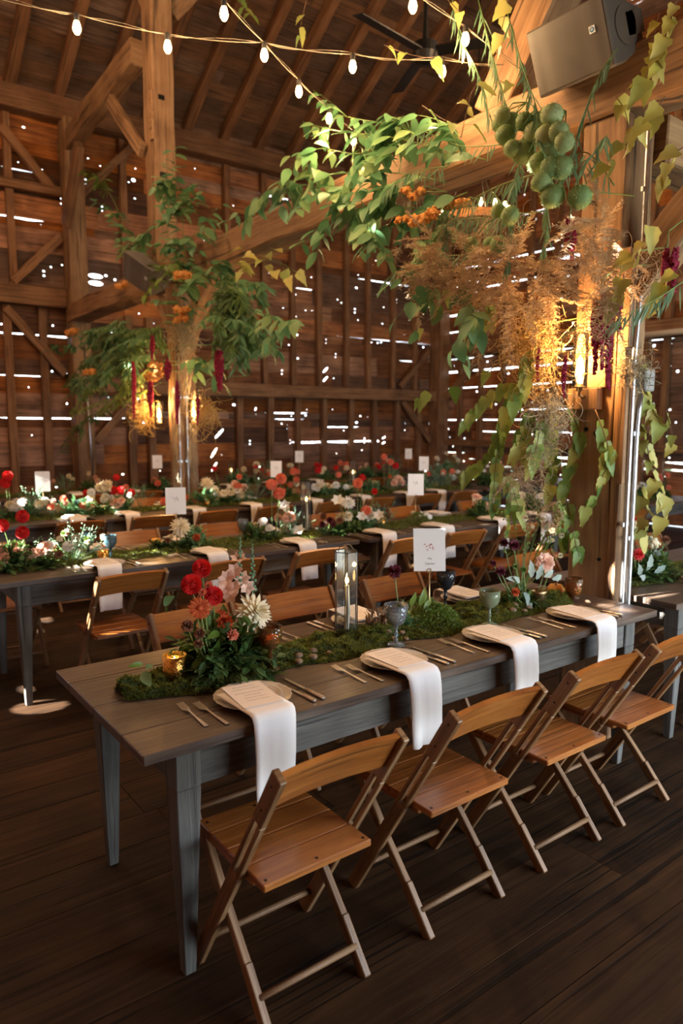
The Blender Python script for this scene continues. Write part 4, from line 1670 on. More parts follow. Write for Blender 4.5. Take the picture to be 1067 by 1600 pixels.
def leafmeshes(kind, mat, wd, fold, curls):
    """single leaf blades, base at the origin, length 1 along X"""
    out = []
    for c in curls:
        mb = MB()
        vs = [(0, 0, 0)]
        m = 7
        ph = R.uniform(0, 6)
        for i in range(1, m):
            t = i / m
            w = {'oval': math.sin(PI * t ** .82) ** .9, 'heart': math.sin(PI * t ** .52) ** .75 * (1.04 - .45 * t), 'lobed': math.sin(PI * t ** .9) * (.72 + .28 * (i % 2))}[kind] * wd / 2
            if kind == 'heart':
                w *= 1 + .10 * (-1) ** i
            x0 = t - (.10 if kind == 'heart' and i == 1 else 0)
            z = -c * t * t
            wv_ = .05 * wd * math.sin(ph + 5 * t)
            vs += [(x0, w, z + fold * w * 2 + wv_), (t, .03 * math.sin(ph + 3 * t), z), (x0, -w, z + fold * w * 2 - wv_)]
        vs.append((1, .02, -c))
        fs = [[0, 2, 1], [0, 3, 2]]
        for i in range(m - 2):
            k = 1 + i * 3
            fs += [[k, k + 1, k + 4, k + 3], [k + 1, k + 2, k + 5, k + 4]]
        k = 1 + (m - 2) * 3
        fs += [[k, k + 1, len(vs) - 1], [k + 1, k + 2, len(vs) - 1]]
        mb.add(vs, fs)
        out.append(mesh_of(mb, 'leaf', M[mat], True))
    return out


LEAF = {'broad': leafmeshes('oval', 'leaf_g', .50, .12, (.1, .22, .38)), 'vine': leafmeshes('heart', 'leaf_v', .58, .12, (.1, .25, .45)),
        'yellow': leafmeshes('heart', 'leaf_y', .74, .14, (.15, .3, .5)), 'dusty': leafmeshes('lobed', 'dusty', .42, .1, (.1, .25, .4)),
        'fresh': leafmeshes('oval', 'herb', .36, .12, (.1, .3, .45))}


def frame(p, d, up, s):
    d = V(d).normalized()
    sd = V(up).cross(d)
    if sd.length < .05:
        sd = V((.2, 1, .3)).cross(d)
    sd.normalize()
    u = d.cross(sd)
    return Matrix(((d.x * s, sd.x * s, u.x * s, p[0]), (d.y * s, sd.y * s, u.y * s, p[1]), (d.z * s, sd.z * s, u.z * s, p[2]), (0, 0, 0, 1)))


def rv(a=1):
    return V((R.uniform(-a, a), R.uniform(-a, a), R.uniform(-a, a)))


def curve(pts, n):
    """smooth path through the points"""
    pts = [V(p) for p in pts]
    if len(pts) == 2:
        return [pts[0].lerp(pts[1], i / n) for i in range(n + 1)]
    out = []
    m = len(pts) - 1
    for i in range(n + 1):
        t = i / n * m
        k = min(int(t), m - 1)
        f = t - k
        p0, p1, p2, p3 = pts[max(k - 1, 0)], pts[k], pts[k + 1], pts[min(k + 2, m)]
        out.append(.5 * ((2 * p1) + (p2 - p0) * f + (2 * p0 - 5 * p1 + 4 * p2 - p3) * f * f + (3 * p1 - p0 - 3 * p2 + p3) * f ** 3))
    return out


def branch(name, label, pts, kind, n, L, droop=.4, cat='foliage', group=None, stem=.0035, solid=True, mat=None, spread=.9, side_twigs=0, wd=.16, stemmat='stem', t0=.08):
    """a cut branch: stem and its leaves; solid=True gives each leaf its own object, else one stuff part"""
    path = curve(pts, 14)
    p0 = path[0].copy()
    t_ = thing(name, label, cat, p0, 0, group)
    mb = MB()
    mb.tube([p - p0 for p in path], stem, 6, r2=stem * .35)
    lines = [path]
    for k in range(side_twigs):
        i = R.randint(2, 11)
        a = path[i]
        T = (path[i + 1] - path[i]).normalized()
        d = (T * .6 + rv(.8) + V((0, 0, -droop * .6))).normalized()
        ln = R.uniform(.12, .3)
        tw = [a, a + d * ln * .5, a + d * ln + V((0, 0, -.04 * droop))]
        tw = curve(tw, 6)
        lines.append(tw)
        mb.tube([p - p0 for p in tw], stem * .5, 5, r2=stem * .25)
    mb.build('stem', M[stemmat], t_, smooth=True)
    fm = MB()
    tot = sum(len(l) for l in lines)
    for l in lines:
        k = max(2, round(n * len(l) / tot))
        m = len(l) - 1
        for j in range(k):
            u = (t0 + (1 - t0) * (j + R.uniform(0, .8)) / k) * m
            i = min(int(u), m - 1)
            p = l[i].lerp(l[i + 1], u - i)
            T = (l[i + 1] - l[i]).normalized()
            sd = T.cross(V((0, 0, 1)))
            if sd.length < .2:
                sd = T.cross(V((R.uniform(-1, 1), R.uniform(-1, 1), 0)))
            sd.normalize()
            s_ = 1 if j % 2 else -1
            d = T * .55 + sd * s_ * spread + V((0, 0, -droop)) + rv(.5 if kind == 'willow' else .32)
            up = V((0, 0, 1)) * (1 - min(droop, 1) * .6) + V((-.6, -.8, .2)) * min(1, droop) + rv(.45)
            if kind == 'willow':
                if solid:
                    pass
                fm.leaf(p - p0, d, up, L * R.uniform(.7, 1.15), L * wd, 'willow', .1, .12)
            elif solid:
                put('leaf', R.choice(LEAF[kind]), t_, M4=Matrix.Translation(-p0) @ frame(p, d, up, L * R.uniform(.65, 1.2)))
            else:
                fm.leaf(p - p0, d, up, L * R.uniform(.65, 1.15), L * wd * 2.4, 'oval', .12, .25)
    if fm.v:
        fm.build('foliage', M[mat or 'willow'], t_, kind='stuff')
    return t_


def plume(mb, a, d, L, nside=22, nn=7, droop=.15, w=.0011):
    """feathery asparagus-like spray"""
    a, d = V(a), V(d).normalized()
    pts = []
    p = a.copy()
    for i in range(9):
        pts.append(p.copy())
        p = p + d * (L / 8)
        d = (d + V((0, 0, -droop)) * .12 + rv(.06)).normalized()
    mb.tube(pts, .0018, 4, r2=.0006, cap=False)
    for k in range(nside):
        t = .08 + .9 * k / nside
        i = min(int(t * 8), 7)
        q = pts[i].lerp(pts[i + 1], t * 8 - i)
        T = (pts[i + 1] - pts[i]).normalized()
        sd = T.cross(V((R.uniform(-.3, .3), R.uniform(-.3, .3), 1))).normalized() * (1 if k % 2 else -1)
        ln = L * .30 * (1 - t * .75) * R.uniform(.7, 1.1)
        dd = (T * .55 + sd * .8 + rv(.25)).normalized()
        e = q + dd * ln
        nv = dd.cross(T).normalized() * w
        mb.add([q - nv, q + nv, e], [[0, 1, 2]])
        for j in range(nn):
            u = (j + 1) / (nn + .5)
            c = q + dd * (ln * u)
            ss = dd.cross(V((0, 0, 1)) + rv(.7)).normalized() * (1 if j % 2 else -1)
            tip = c + (dd * .6 + ss * .8).normalized() * (ln * .34 * (1 - u * .6) + .004)
            mb.add([c - dd * w * 1.3, c + dd * w * 1.3, tip], [[0, 1, 2]])


def tangle(mb, c, rx, ry, rz, n, ln=.12, r=.0012, curlr=.5):
    c = V(c)
    for _ in range(n):
        p = c + V((R.gauss(0, .5) * rx, R.gauss(0, .5) * ry, R.gauss(0, .5) * rz))
        d = rv(1).normalized()
        pts = [p.copy()]
        ax = rv(1).normalized()
        for i in range(7):
            d = (d + ax.cross(d) * curlr + V((0, 0, -.12)) + rv(.25)).normalized()
            p = p + d * (ln / 7)
            pts.append(p.copy())
        mb.tube(pts, r, 3, cap=False)


# ---- blooms, built once per kind and colour
BL = {}


def bloom_mesh(kind, col):
    key = (kind, col)
    if key in BL:
        return BL[key]
    mb = MB()
    c0 = V((0, 0, 0))
    if kind == 'ball':
        rings = 9
        for i in range(rings):
            th = math.radians(6 + i * 14.5)
            n = max(4, int(17 * math.sin(th) + 3))
            for k in range(n):
                a = 2 * PI * (k + .5 * (i % 2)) / n
                nrm_ = V((math.sin(th) * math.cos(a), math.sin(th) * math.sin(a), math.cos(th)))
                tan = V((math.cos(th) * math.cos(a), math.cos(th) * math.sin(a), -math.sin(th)))
                mb.petal(nrm_ * .55, nrm_ * .9 + tan * .45, tan * -1, .46, .34, .25)
        mb.ball((0, 0, -.05), .6, 8)
    elif kind in ('dinner', 'spider'):
        for i in range(8):
            t = i / 7
            el = math.radians(78 - 95 * t)
            n = int(6 + 9 * t)
            L = .38 + .62 * t ** .7
            for k in range(n):
                a = 2 * PI * (k + .5 * (i % 2)) / n + R.uniform(-.08, .08)
                d = V((math.cos(el) * math.cos(a), math.cos(el) * math.sin(a), math.sin(el)))
                upv = V((-math.sin(el) * math.cos(a), -math.sin(el) * math.sin(a), math.cos(el)))
                mb.petal(c0 + V((0, 0, .05 * (1 - t))), d, upv, L * R.uniform(.9, 1.05), L * (.30 if kind == 'dinner' else .22), R.uniform(-.05, .15))
        mb.ball((0, 0, 0), .16, 6)
    elif kind == 'rose':
        for i in range(7):
            t = i / 6
            n = 3 + i
            el = math.radians(84 - 62 * t)
            r0 = .06 + .34 * t
            for k in range(n):
                a = 2 * PI * k / n + i * .9
                d = V((math.cos(el) * math.cos(a), math.cos(el) * math.sin(a), math.sin(el)))
                upv = V((-math.cos(a), -math.sin(a), .25))
                b0 = V((math.cos(a), math.sin(a), 0)) * r0 * .45 + V((0, 0, -.25))
                mb.petal(b0, d, upv, .62 + .22 * t, .40 + .45 * t, -.30 * t)
        mb.ball((0, 0, -.15), .33, 8)
    elif kind == 'daisy':
        for i in range(2):
            for k in range(13):
                a = 2 * PI * (k + .5 * i) / 13
                d = V((math.cos(a), math.sin(a), .12 - i * .25))
                mb.petal(c0, d, (0, 0, 1), R.uniform(.88, 1), .30, -.08, .12)
        mb.ball((0, 0, .05), .26, 8, .6)
    elif kind == 'carn':
        for i in range(7):
            n = 5 + i * 2
            el = math.radians(82 - 13 * i)
            for k in range(n):
                a = 2 * PI * k / n + R.uniform(0, .4)
                d = V((math.cos(el) * math.cos(a), math.cos(el) * math.sin(a), math.sin(el)))
                upv = V((-math.sin(el) * math.cos(a), -math.sin(el) * math.sin(a), math.cos(el)))
                mb.petal(c0, d, upv, R.uniform(.75, 1), R.uniform(.28, .42), R.uniform(-.3, .35))
    elif kind == 'cluster':
        for k in range(26):
            q_ = rv(1).normalized() * R.uniform(.5, .85)
            q_.z = abs(q_.z) * .7
            mb.ball(q_, R.uniform(.14, .24), 5, 1, .2)
        mb.ball((0, 0, .1), .6, 6)
    elif kind == 'lily':
        for k in range(6):
            a = PI / 3 * k
            d = V((math.cos(a), math.sin(a), .9))
            mb.petal(c0, d, V((-math.cos(a), -math.sin(a), .8)), 1, .72, -.35)
    BL[key] = mesh_of(mb, 'bloom', M[col], kind in ('rose', 'lily'))
    return BL[key]


BNAME = {'ball': 'round dahlia bloom', 'dinner': 'large open dahlia bloom', 'spider': 'pointed-petal dahlia bloom', 'rose': 'rose bloom', 'daisy': 'open daisy-like bloom', 'carn': 'ruffled bloom', 'cluster': 'rounded flower cluster', 'lily': 'open lily bloom'}
CNAME = {'red': 'deep red', 'coral': 'coral', 'rust': 'rust orange', 'cream': 'creamy', 'white': 'white', 'blush': 'blush pink', 'plum': 'dark plum', 'brown': 'brown', 'orange': 'orange', 'herb': 'lime green', 'dusty': 'silver'}


def put_bloom(t_, kind, col, pos, r, face=None):
    f = V(face) if face else (V((-.45, -.6, .5)) + rv(.35))
    f.normalize()
    q = f.to_track_quat('Z', 'Y')
    m4 = Matrix.Translation(V(pos)) @ q.to_matrix().to_4x4() @ Matrix.Rotation(R.uniform(0, 6), 4, 'Z') @ Matrix.Scale(r, 4)
    return put('bloom', bloom_mesh(kind, col), t_, M4=m4, label=CNAME.get(col, col) + ' ' + BNAME[kind])


FOL = {}


def fol_mesh(kind, seed, big=False):
    key = (kind, seed, big)
    if key in FOL:
        return FOL[key]
    rs = random.Random(seed * 7 + 1)
    mb = MB()
    if kind == 'fern':
        for k in range(46 if not big else 80):
            a, el = rs.uniform(0, 2 * PI), rs.uniform(.05, 1.3)
            d = V((math.cos(a) * math.cos(el), math.sin(a) * math.cos(el) * .8, math.sin(el)))
            L = rs.uniform(.5, 1.0) * (1 - .45 * el / 1.3)
            n = 12 if not big else 16
            for j in range(n):
                t = .2 + .8 * j / n
                c = d * (L * t) + V((0, 0, -.22 * t * t * L))
                sd = d.cross(V((0, 0, 1))).normalized()
                for s_ in (-1, 1):
                    mb.leaf2(c, sd * s_ * .8 + d * .6 + V((0, 0, -.2)), V((0, 0, 1)) + rv(.3), .20 * (1.15 - t), .05)
    elif kind == 'leafy':
        for k in range(34 if not big else 60):
            a, el = rs.uniform(0, 2 * PI), rs.uniform(.1, 1.35)
            d = V((math.cos(a) * math.cos(el), math.sin(a) * math.cos(el) * .8, math.sin(el)))
            L = rs.uniform(.55, 1.0)
            for j in range(7):
                t = .35 + .65 * j / 7
                mb.leaf(d * L * t + V((0, 0, -.1 * t)), d + rv(.9), V((0, 0, 1)) + rv(.5), rs.uniform(.16, .28), .13, 'oval', .12, .2)
    elif kind == 'herb':
        for k in range(900 if not big else 2600):
            a, el = rs.uniform(0, 2 * PI), rs.uniform(0, 1.5)
            q_ = V((math.cos(a) * math.cos(el), math.sin(a) * math.cos(el), math.sin(el) * .9)) * rs.uniform(.6, 1) ** .5
            mb.leaf2(q_, q_ + rv(.8), rv(1), rs.uniform(.06, .12), .055)
    elif kind == 'airy':
        for k in range(26):
            a, el = rs.uniform(0, 2 * PI), rs.uniform(.5, 1.45)
            d = V((math.cos(a) * math.cos(el), math.sin(a) * math.cos(el), math.sin(el)))
            L = rs.uniform(.8, 1.5)
            mb.tube([V((0, 0, 0)), d * L * .5, d * L + V((0, 0, -.05))], .006, 3, cap=False)
            for j in range(9):
                mb.ball(d * L * rs.uniform(.6, 1) + rv(.09), .022, 4)
    FOL[key] = mesh_of(mb, 'foliage', M[{'fern': 'fern', 'leafy': 'leaf_g' if seed % 2 else 'fern', 'herb': 'herb', 'airy': 'willow'}[kind]])
    return FOL[key]


def arrangement(loc, label, blooms, fols, size=.2, cat='flowers', stems=True, vessel=None, group=None):
    """fols: (kind, seed, dx, dy, dz, scale); blooms: (kind, colour, dx, dy, dz, radius)"""
    t_ = thing('flower_arrangement', label, cat, loc, 0, group)
    for (k, s_, dx, dy, dz, sc) in fols:
        put('foliage', fol_mesh(k, s_, sc > .18), t_, (dx, dy, dz), (0, 0, R.uniform(0, 6)), sc, 'stuff')
    if stems:
        mb = MB()
        for b_ in blooms:
            e = V(b_[2:5])
            mb.tube([V((e.x * .35, e.y * .35, .02)), V((e.x * .75, e.y * .75, e.z * .55)), e], .0026, 5)
        mb.build('stems', M['stem'], t_)
    for b_ in blooms:
        put_bloom(t_, b_[0], b_[1], b_[2:5], b_[5], b_[6] if len(b_) > 6 else None)
    if vessel:
        mb = MB()
        mb.lathe([(0, 0), (.04, 0), (.055, .03), (.065, .07), (.06, .07), (.05, .03), (0, .01)], 20)
        mb.build('bowl', M[vessel], t_, smooth=True)
    return t_


# foreground arrangement: blooms at their measured places on the plane through the bowl
A0 = V((.47, .47, TH))


def fb(kind, col, px, py, r, y=.48, face=None):
    p = at(px, py, 1, y) - A0
    return (kind, col, p.x, p.y, p.z, r, face) if face else (kind, col, p.x, p.y, p.z, r)


CF = (-.45, -.75, .25)
ar = arrangement(A0, 'foreground bouquet of red dahlias, one big creamy dahlia and dark greenery in a bowl',
                 [fb('ball', 'red', 315, 888, .035, .50, CF), fb('ball', 'red', 299, 913, .037, .46, CF), fb('ball', 'red', 333, 931, .036, .44, (-.3, -.8, .35)),
                  fb('daisy', 'rust', 312, 950, .040, .42, (-.45, -.85, .1)), fb('carn', 'rust', 352, 973, .036, .42, (-.2, -.6, .7)), fb('carn', 'coral', 363, 992, .026, .40, (.2, -.9, .2)),
                  fb('carn', 'brown', 293, 979, .027, .42), fb('carn', 'brown', 312, 990, .024, .40), fb('carn', 'brown', 310, 1007, .021, .40),
                  fb('dinner', 'cream', 399, 955, .078, .40, (.15, -.75, .45)), fb('rose', 'coral', 325, 915, .018, .50), fb('daisy', 'coral', 345, 960, .022, .52), fb('rose', 'coral', 316, 925, .016, .42)],
                 [('fern', 1, -.05, -.02, .02, .24), ('leafy', 2, .05, .0, .02, .24), ('fern', 3, .10, .0, .02, .22), ('leafy', 4, -.04, .02, .04, .20), ('fern', 2, .03, -.03, .06, .20)], vessel='bronze')
for (px, py) in ((355, 905), (367, 893), (378, 905), (366, 920), (352, 918), (385, 918), (360, 932), (372, 875)):   # pale gladiolus petals
    p = at(px, py, 1, .50) - A0
    put_bloom(ar, 'lily', 'blush', p, .034)
for (x0, y0, x1, y1) in ((372, 925, 376, 838), (395, 935, 394, 846)):
    a_, b_ = at(x0, y0, 1, .50) - A0, at(x1, y1, 1, .50) - A0
    mb = MB()
    mb.tube([a_, b_], .0025, 6, r2=.001)
    for k in range(26):
        t = k / 26
        c = a_.lerp(b_, .15 + .85 * t)
        an = k * 2.4
        mb.ball(c + V((math.cos(an), math.sin(an), 0)) * .010 * (1.15 - t), .0065 * (1.2 - t * .7), 5)
    mb.build('bell_spike', M['willow'], ar, label='pale green spike of small bells')
for k in range(16):   # larger loose leaves
    px, py = R.choice(((255, 940), (268, 925), (262, 955), (250, 1010), (330, 1010), (345, 1025), (300, 1040), (372, 1030), (390, 1000), (420, 965), (340, 990), (362, 950), (410, 1010), (240, 1030), (230, 1045), (285, 1030)))
    p = at(px + R.uniform(-8, 8), py + R.uniform(-8, 8), 1, .42) - A0
    put('leaf', R.choice(LEAF['broad' if k % 3 else 'fresh']), ar, M4=frame(p, V((p.x * 2, -.6, .2)) + rv(.6), V((-.4, -.7, .5)), R.uniform(.045, .075)))

# rose posy by the near post
A1 = V((2.13, .42, TH))


def fb1(kind, col, px, py, r, y=.42, face=None):
    p = at(px, py, 1, y) - A1
    return (kind, col, p.x, p.y, p.z, r, face or CF)


ar = arrangement(A1, 'posy of a blush rose, dark ranunculus and silver leaves beside the near post',
                 [fb1('rose', 'blush', 853, 879, .052, .42, (-.4, -.85, .2)), fb1('carn', 'plum', 803, 852, .034, .48), fb1('carn', 'plum', 782, 893, .030, .44), fb1('carn', 'plum', 787, 848, .028, .55),
                  fb1('carn', 'rust', 805, 925, .026, .34), fb1('rose', 'herb', 818, 890, .018), fb1('carn', 'cream', 857, 897, .022, .38), fb1('rose', 'herb', 805, 885, .014), fb1('carn', 'plum', 770, 880, .02, .5)],
                 [('fern', 5, .0, .03, .02, .16), ('leafy', 6, -.06, .02, .02, .13), ('fern', 7, .10, .03, .02, .12), ('leafy', 8, -.13, .0, .0, .10)])
for (px, py, ang) in ((812, 910, 2.6), (830, 903, 1.9), (838, 906, 1.3), (850, 902, .5), (862, 905, .1), (818, 925, -.9), (822, 935, -1.2), (808, 905, 2.9)):
    p = at(px, py, 1, .36) - A1
    put('leaf', R.choice(LEAF['dusty']), ar, M4=frame(p, V((math.cos(ang), -.3, math.sin(ang))), V((-.4, -.9, .2)) + rv(.2), R.uniform(.07, .095)))
for (px, py, r) in ((862, 845, .018), (875, 868, .017), (848, 812, .02), (857, 828, .014), (900, 848, .013), (820, 810, .02), (877, 837, .018), (832, 823, .012)):
    p = at(px, py, 1, .50) - A1
    put_bloom(ar, 'carn', 'cream', p, r)
mb = MB()
for k in range(26):
    px, py = R.uniform(790, 890), R.uniform(800, 880)
    e = at(px, py, 1, .50) - A1
    mb.tube([V((.0, .06, .05)), e * .6 + V((0, .02, .04)), e], .0016, 4, r2=.0008)
    for j in range(7):
        mb.leaf2(e + rv(.022), rv(1), rv(1), .018, .010)
mb.build('airy_stems', M['herb'], ar, kind='stuff')

# single dark scabiosa with herbs in front of it
A2 = V((1.36, .46, TH))
ar = arrangement(A2, 'dark burgundy bloom on slender stems above low leaves, left of the white name card',
                 [('carn', 'plum') + tuple(at(616, 893, 1, .46) - A2) + (.036, CF)], [('leafy', 9, -.01, .0, .0, .11)])
for k in range(7):
    p = V((R.uniform(-.06, .10), R.uniform(-.04, .02), R.uniform(.05, .12)))
    put('leaf', R.choice(LEAF['fresh']), ar, M4=frame(p, V((p.x * 6, -.2, .8)) + rv(.3), V((-.4, -.9, .2)), .07))
herb = tag(put('herb_clump', fol_mesh('herb', 1, True), None, (1.49, .43, TH - .01), None, .125), 'rounded clump of bright green herbs under the white name card', 'herbs', kind=None)
herb['kind'] = 'stuff'
h2 = tag(put('herb_clump', fol_mesh('herb', 2, True), None, (1.60, .62, TH - .01), None, .10), 'yellower low herb clump behind the bright one, front table', 'herbs')
h2['kind'] = 'stuff'
mb = MB()
for k in range(9):
    a = k * .7
    mb.tube([(0, 0, 0), (math.cos(a) * .03, math.sin(a) * .03, .05), (math.cos(a) * .07, math.sin(a) * .05, .10)], .003, 5, r2=.001)
    for j in range(6):
        mb.leaf((math.cos(a) * .07 * j / 6, math.sin(a) * .05 * j / 6, .03 + .012 * j), rv(1) + V((0, 0, .3)), rv(1), .045, .014, 'willow')
tag(mb.build('dark_foliage', M['twig'], loc=(1.235, .50, TH)), 'dark bronze twiggy foliage between the lantern and the cut goblet', 'foliage')
gd = thing('gourd', 'small orange gourd beside the amber tumbler near the post', 'gourd', (2.40, .47, TH + .005))
mb = MB()
mb.lathe([(0, .004), (.03, .0), (.047, .028), (.03, .056), (.004, .05)], 32, wave=lambda a, j: .06 * math.cos(a * 8))
mb.build('body', M['pumpkin'], gd, smooth=True)
mb = MB()
mb.tube([(0, 0, .048), (.004, 0, .062), (.012, 0, .07)], .005, 6)
mb.build('stalk', M['twig'], gd)

STN = []
for i, (x, y, r) in enumerate(((.76, .40, .022), (.80, .36, .018), (.84, .42, .020), (.73, .35, .016), (.79, .45, .015), (.88, .37, .013), (1.22, .43, .024), (1.20, .36, .014), (1.28, .40, .015), (1.24, .33, .012),
                               (1.93, .36, .022), (1.99, .40, .030), (1.89, .42, .018), (2.04, .36, .020), (1.98, .33, .014), (2.36, .25, .016))):
    mb = MB()
    mb.ball((0, 0, r * .5), r, 9, .6, .12)
    o = mb.build('pebble', M['stone'], loc=(x, y, TH + .012), smooth=True)
    o.rotation_euler = (0, 0, R.uniform(0, 6))
    tag(o, 'small brown pebble lying in the moss runner of the front table', 'pebble', 'pebbles in the moss runner')


# ---- moss runners
def moss(loc, L, Wd, n, label, hgt=.03, blade=.012, name='moss_runner'):
    t_ = thing(name, label, 'moss', loc)
    mb = MB()
    nx, ny = int(L / .03), 12
    sx, sy = R.uniform(0, 50), R.uniform(0, 50)

    def hw(u):
        return Wd / 2 * (.75 + .5 * noise.noise(V((u * 4, sy, 0)))) * min(1, (u + .02) * 14 / L, (L - u + .02) * 14 / L) ** .5

    def hz(u, v):
        e = max(0, 1 - abs(v) ** 3)
        return max(0, (hgt * (.45 + .75 * noise.noise(V((u * 9 + sx, v * 2.2, 1))) + .55 * noise.noise(V((u * 26 + sx, v * 6, 4))))) * e) + .002
    vs = []
    for i in range(nx + 1):
        u = L * i / nx
        for j in range(ny + 1):
            v = -1 + 2 * j / ny
            vs.append((u, v * hw(u), hz(u, v)))
    fs = [[i * (ny + 1) + j, (i + 1) * (ny + 1) + j, (i + 1) * (ny + 1) + j + 1, i * (ny + 1) + j + 1] for i in range(nx) for j in range(ny)]
    mb.add(vs, fs)
    mb.build('moss_bed', M['mossb'], t_, kind='stuff', smooth=True)
    mb = MB()
    for _ in range(n):
        u, v = R.uniform(0, L), R.uniform(-1.03, 1.03)
        p = V((u, v * hw(u) + R.uniform(-.006, .006), hz(u, max(-1, min(1, v)))))
        a = R.uniform(0, 2 * PI)
        d = V((math.cos(a), math.sin(a), R.uniform(.1, 1.2))).normalized()
        ln = blade * R.uniform(.6, 1.5)
        w = V((-math.sin(a), math.cos(a), 0)) * (blade * .22)
        mb.v += [tuple(p - w), tuple(p + w), tuple(p + d * ln)]
        k = len(mb.v)
        mb.f.append([k - 3, k - 2, k - 1])
        mb.uv.append([(0, 0), (1, 0), (0, 1)])
    mb.build('moss_tufts', M['moss'], t_, kind='stuff')
    return t_


moss((.10, .46, TH), 2.36, .37, 80000, 'thick green moss runner along the middle of the front table', .056, .011)
moss((2.80, .44, TH), 2.2, .34, 12000, 'moss runner on the table right of the near post', .035, .014)
moss((.15, ROWY[1] + .42, TH), 2.45, .42, 14000, 'moss runner on the left table of the second row', .04, .016)
moss((2.85, ROWY[1] + .42, TH), 2.4, .42, 10000, 'moss runner on the middle table of the second row', .04, .016)
moss((5.5, ROWY[1] + .42, TH), 2.2, .40, 4000, 'moss runner on the right-hand table of the second row', .04, .02)
moss((-.5, ROWY[2] + .42, TH), 1.85, .40, 4000, 'moss runner at the left end of the third row', .04, .022)
moss((1.5, ROWY[2] + .42, TH), 2.45, .40, 6000, 'moss runner on the second table of the third row', .04, .022)
moss((4.15, ROWY[2] + .42, TH), 2.45, .40, 6000, 'moss runner on the third table of the third row', .04, .022)
moss((.7, ROWY[3] + .42, TH), 7.6, .40, 8000, 'long moss runner on the rear row of tables', .04, .026)


def far(r_, px, yo, label, pal, spread, h, nb=8, fols=('fern', 'leafy'), size=.2, tall=(), seed=0):
    loc = V(onrow(r_, px, yo=yo))
    rs = random.Random(px + r_ * 1000)
    bl = []
    for i in range(nb):
        k, c, r = pal[i % len(pal)]
        a = rs.uniform(-1, 1)
        bl.append((k, c, a * spread, rs.uniform(-.12, .08), h * (.45 + .5 * rs.random()) * (1 - .3 * a * a), r * rs.uniform(.85, 1.15)))
    for (k, c, dpx, py, r) in tall:
        p = at(px + dpx, py, 1, loc.y - .05) - loc
        bl.append((k, c, p.x, p.y, p.z, r))
    fl = []
    for i, f in enumerate(fols):
        fl.append((f, (px + i) % 4 + 1, (i - (len(fols) - 1) / 2) * spread * .9, rs.uniform(-.05, .05), .0, size * rs.uniform(.85, 1.1)))
    return arrangement(loc, label, bl, fl)


RED, COR, CRM, WHT, BLS = ('ball', 'red', .04), ('ball', 'coral', .042), ('rose', 'cream', .045), ('rose', 'white', .045), ('rose', 'blush', .05)
far(1, 38, .38, 'left bouquet on the second row with red dahlias and peach roses in sun', [BLS, ('carn', 'blush', .045), ('carn', 'brown', .03)], .20, .20, 6, ('fern', 'leafy', 'fern', 'airy'), .22,
    (('ball', 'red', -3, 807, .042), ('ball', 'red', -3, 832, .042), ('ball', 'red', -34, 821, .04), ('rose', 'blush', 28, 856, .055), ('carn', 'blush', 18, 865, .045), ('rose', 'white', 68, 853, .04), ('rose', 'white', 36, 852, .04)))
far(1, 120, .45, 'airy pale sprigs and pods right of the left bouquet, second row', [('carn', 'cream', .025), ('carn', 'blush', .03), ('rose', 'herb', .02)], .16, .28, 7, ('herb', 'airy', 'fern'), .13)
far(1, 280, .42, 'bouquet with a creamy yellow pointed dahlia and trailing leaves, second row', [('carn', 'brown', .03), ('rose', 'cream', .03)], .14, .14, 3, ('fern', 'fern', 'leafy'), .20,
    (('spider', 'cream', 2, 823, .085), ('carn', 'rust', 27, 840, .035)))
far(1, 425, .42, 'bouquet of three coral dahlias, blush rose and silver leaves on second row', [('rose', 'white', .04), ('carn', 'cream', .04), ('carn', 'blush', .04), ('rose', 'cream', .03)], .16, .2, 8, ('leafy', 'fern', 'airy'), .18,
    (('ball', 'coral', 14, 748, .045), ('ball', 'coral', -1, 757, .045), ('ball', 'coral', 11, 771, .048), ('rose', 'blush', 28, 806, .055), ('lily', 'white', 41, 830, .06), ('lily', 'white', 20, 790, .05)))
far(1, 508, .40, 'small posy of dark plum blooms beside the tall lantern, second row', [('carn', 'plum', .035), ('carn', 'brown', .035), ('carn', 'white', .015)], .10, .16, 9, ('leafy',), .12)
far(1, 558, .42, 'bouquet of white lilies and scarlet dahlias in the middle of second row', [('lily', 'white', .05), ('dinner', 'cream', .06), ('carn', 'blush', .035)], .18, .2, 8, ('fern', 'leafy', 'leafy', 'airy'), .2,
    (('ball', 'red', 8, 746, .03), ('ball', 'coral', 1, 755, .045), ('ball', 'red', 27, 768, .028), ('lily', 'white', -30, 783, .06), ('dinner', 'white', -14, 785, .07), ('ball', 'coral', 14, 798, .045)))
far(1, 655, .42, 'low clump of grasses with small white daisies under the second-row card', [('daisy', 'white', .025)], .08, .14, 6, ('herb', 'fern'), .13)
far(1, 745, .45, 'ferny bouquet with one pale rose under the hanging vine, second row', [('rose', 'blush', .05), ('carn', 'cream', .03)], .12, .18, 3, ('fern', 'fern', 'leafy'), .24, (('rose', 'blush', 0, 775, .055), ('rose', 'blush', 18, 788, .04)))
far(1, 830, .45, 'greenery beyond the plumes left of the near post, second row', [('carn', 'white', .03), CRM], .2, .2, 6, ('fern', 'leafy', 'fern'), .22)
far(2, 20, .45, 'sunlit white bouquet at the far left of the third row', [WHT, CRM, ('carn', 'white', .04)], .22, .2, 9, ('leafy', 'fern', 'airy'), .22, (('ball', 'red', -8, 744, .05), ('ball', 'red', -12, 755, .05)))
far(2, 48, .5, 'white hydrangeas glowing in sun left of the third-row card', [WHT, ('carn', 'white', .06), CRM], .16, .22, 8, ('leafy', 'airy'), .2)
far(2, 95, .4, 'orange blooms and grey leaves behind the blue goblet group, third row', [('ball', 'coral', .035), ('carn', 'blush', .03)], .2, .2, 5, ('airy', 'leafy'), .16)
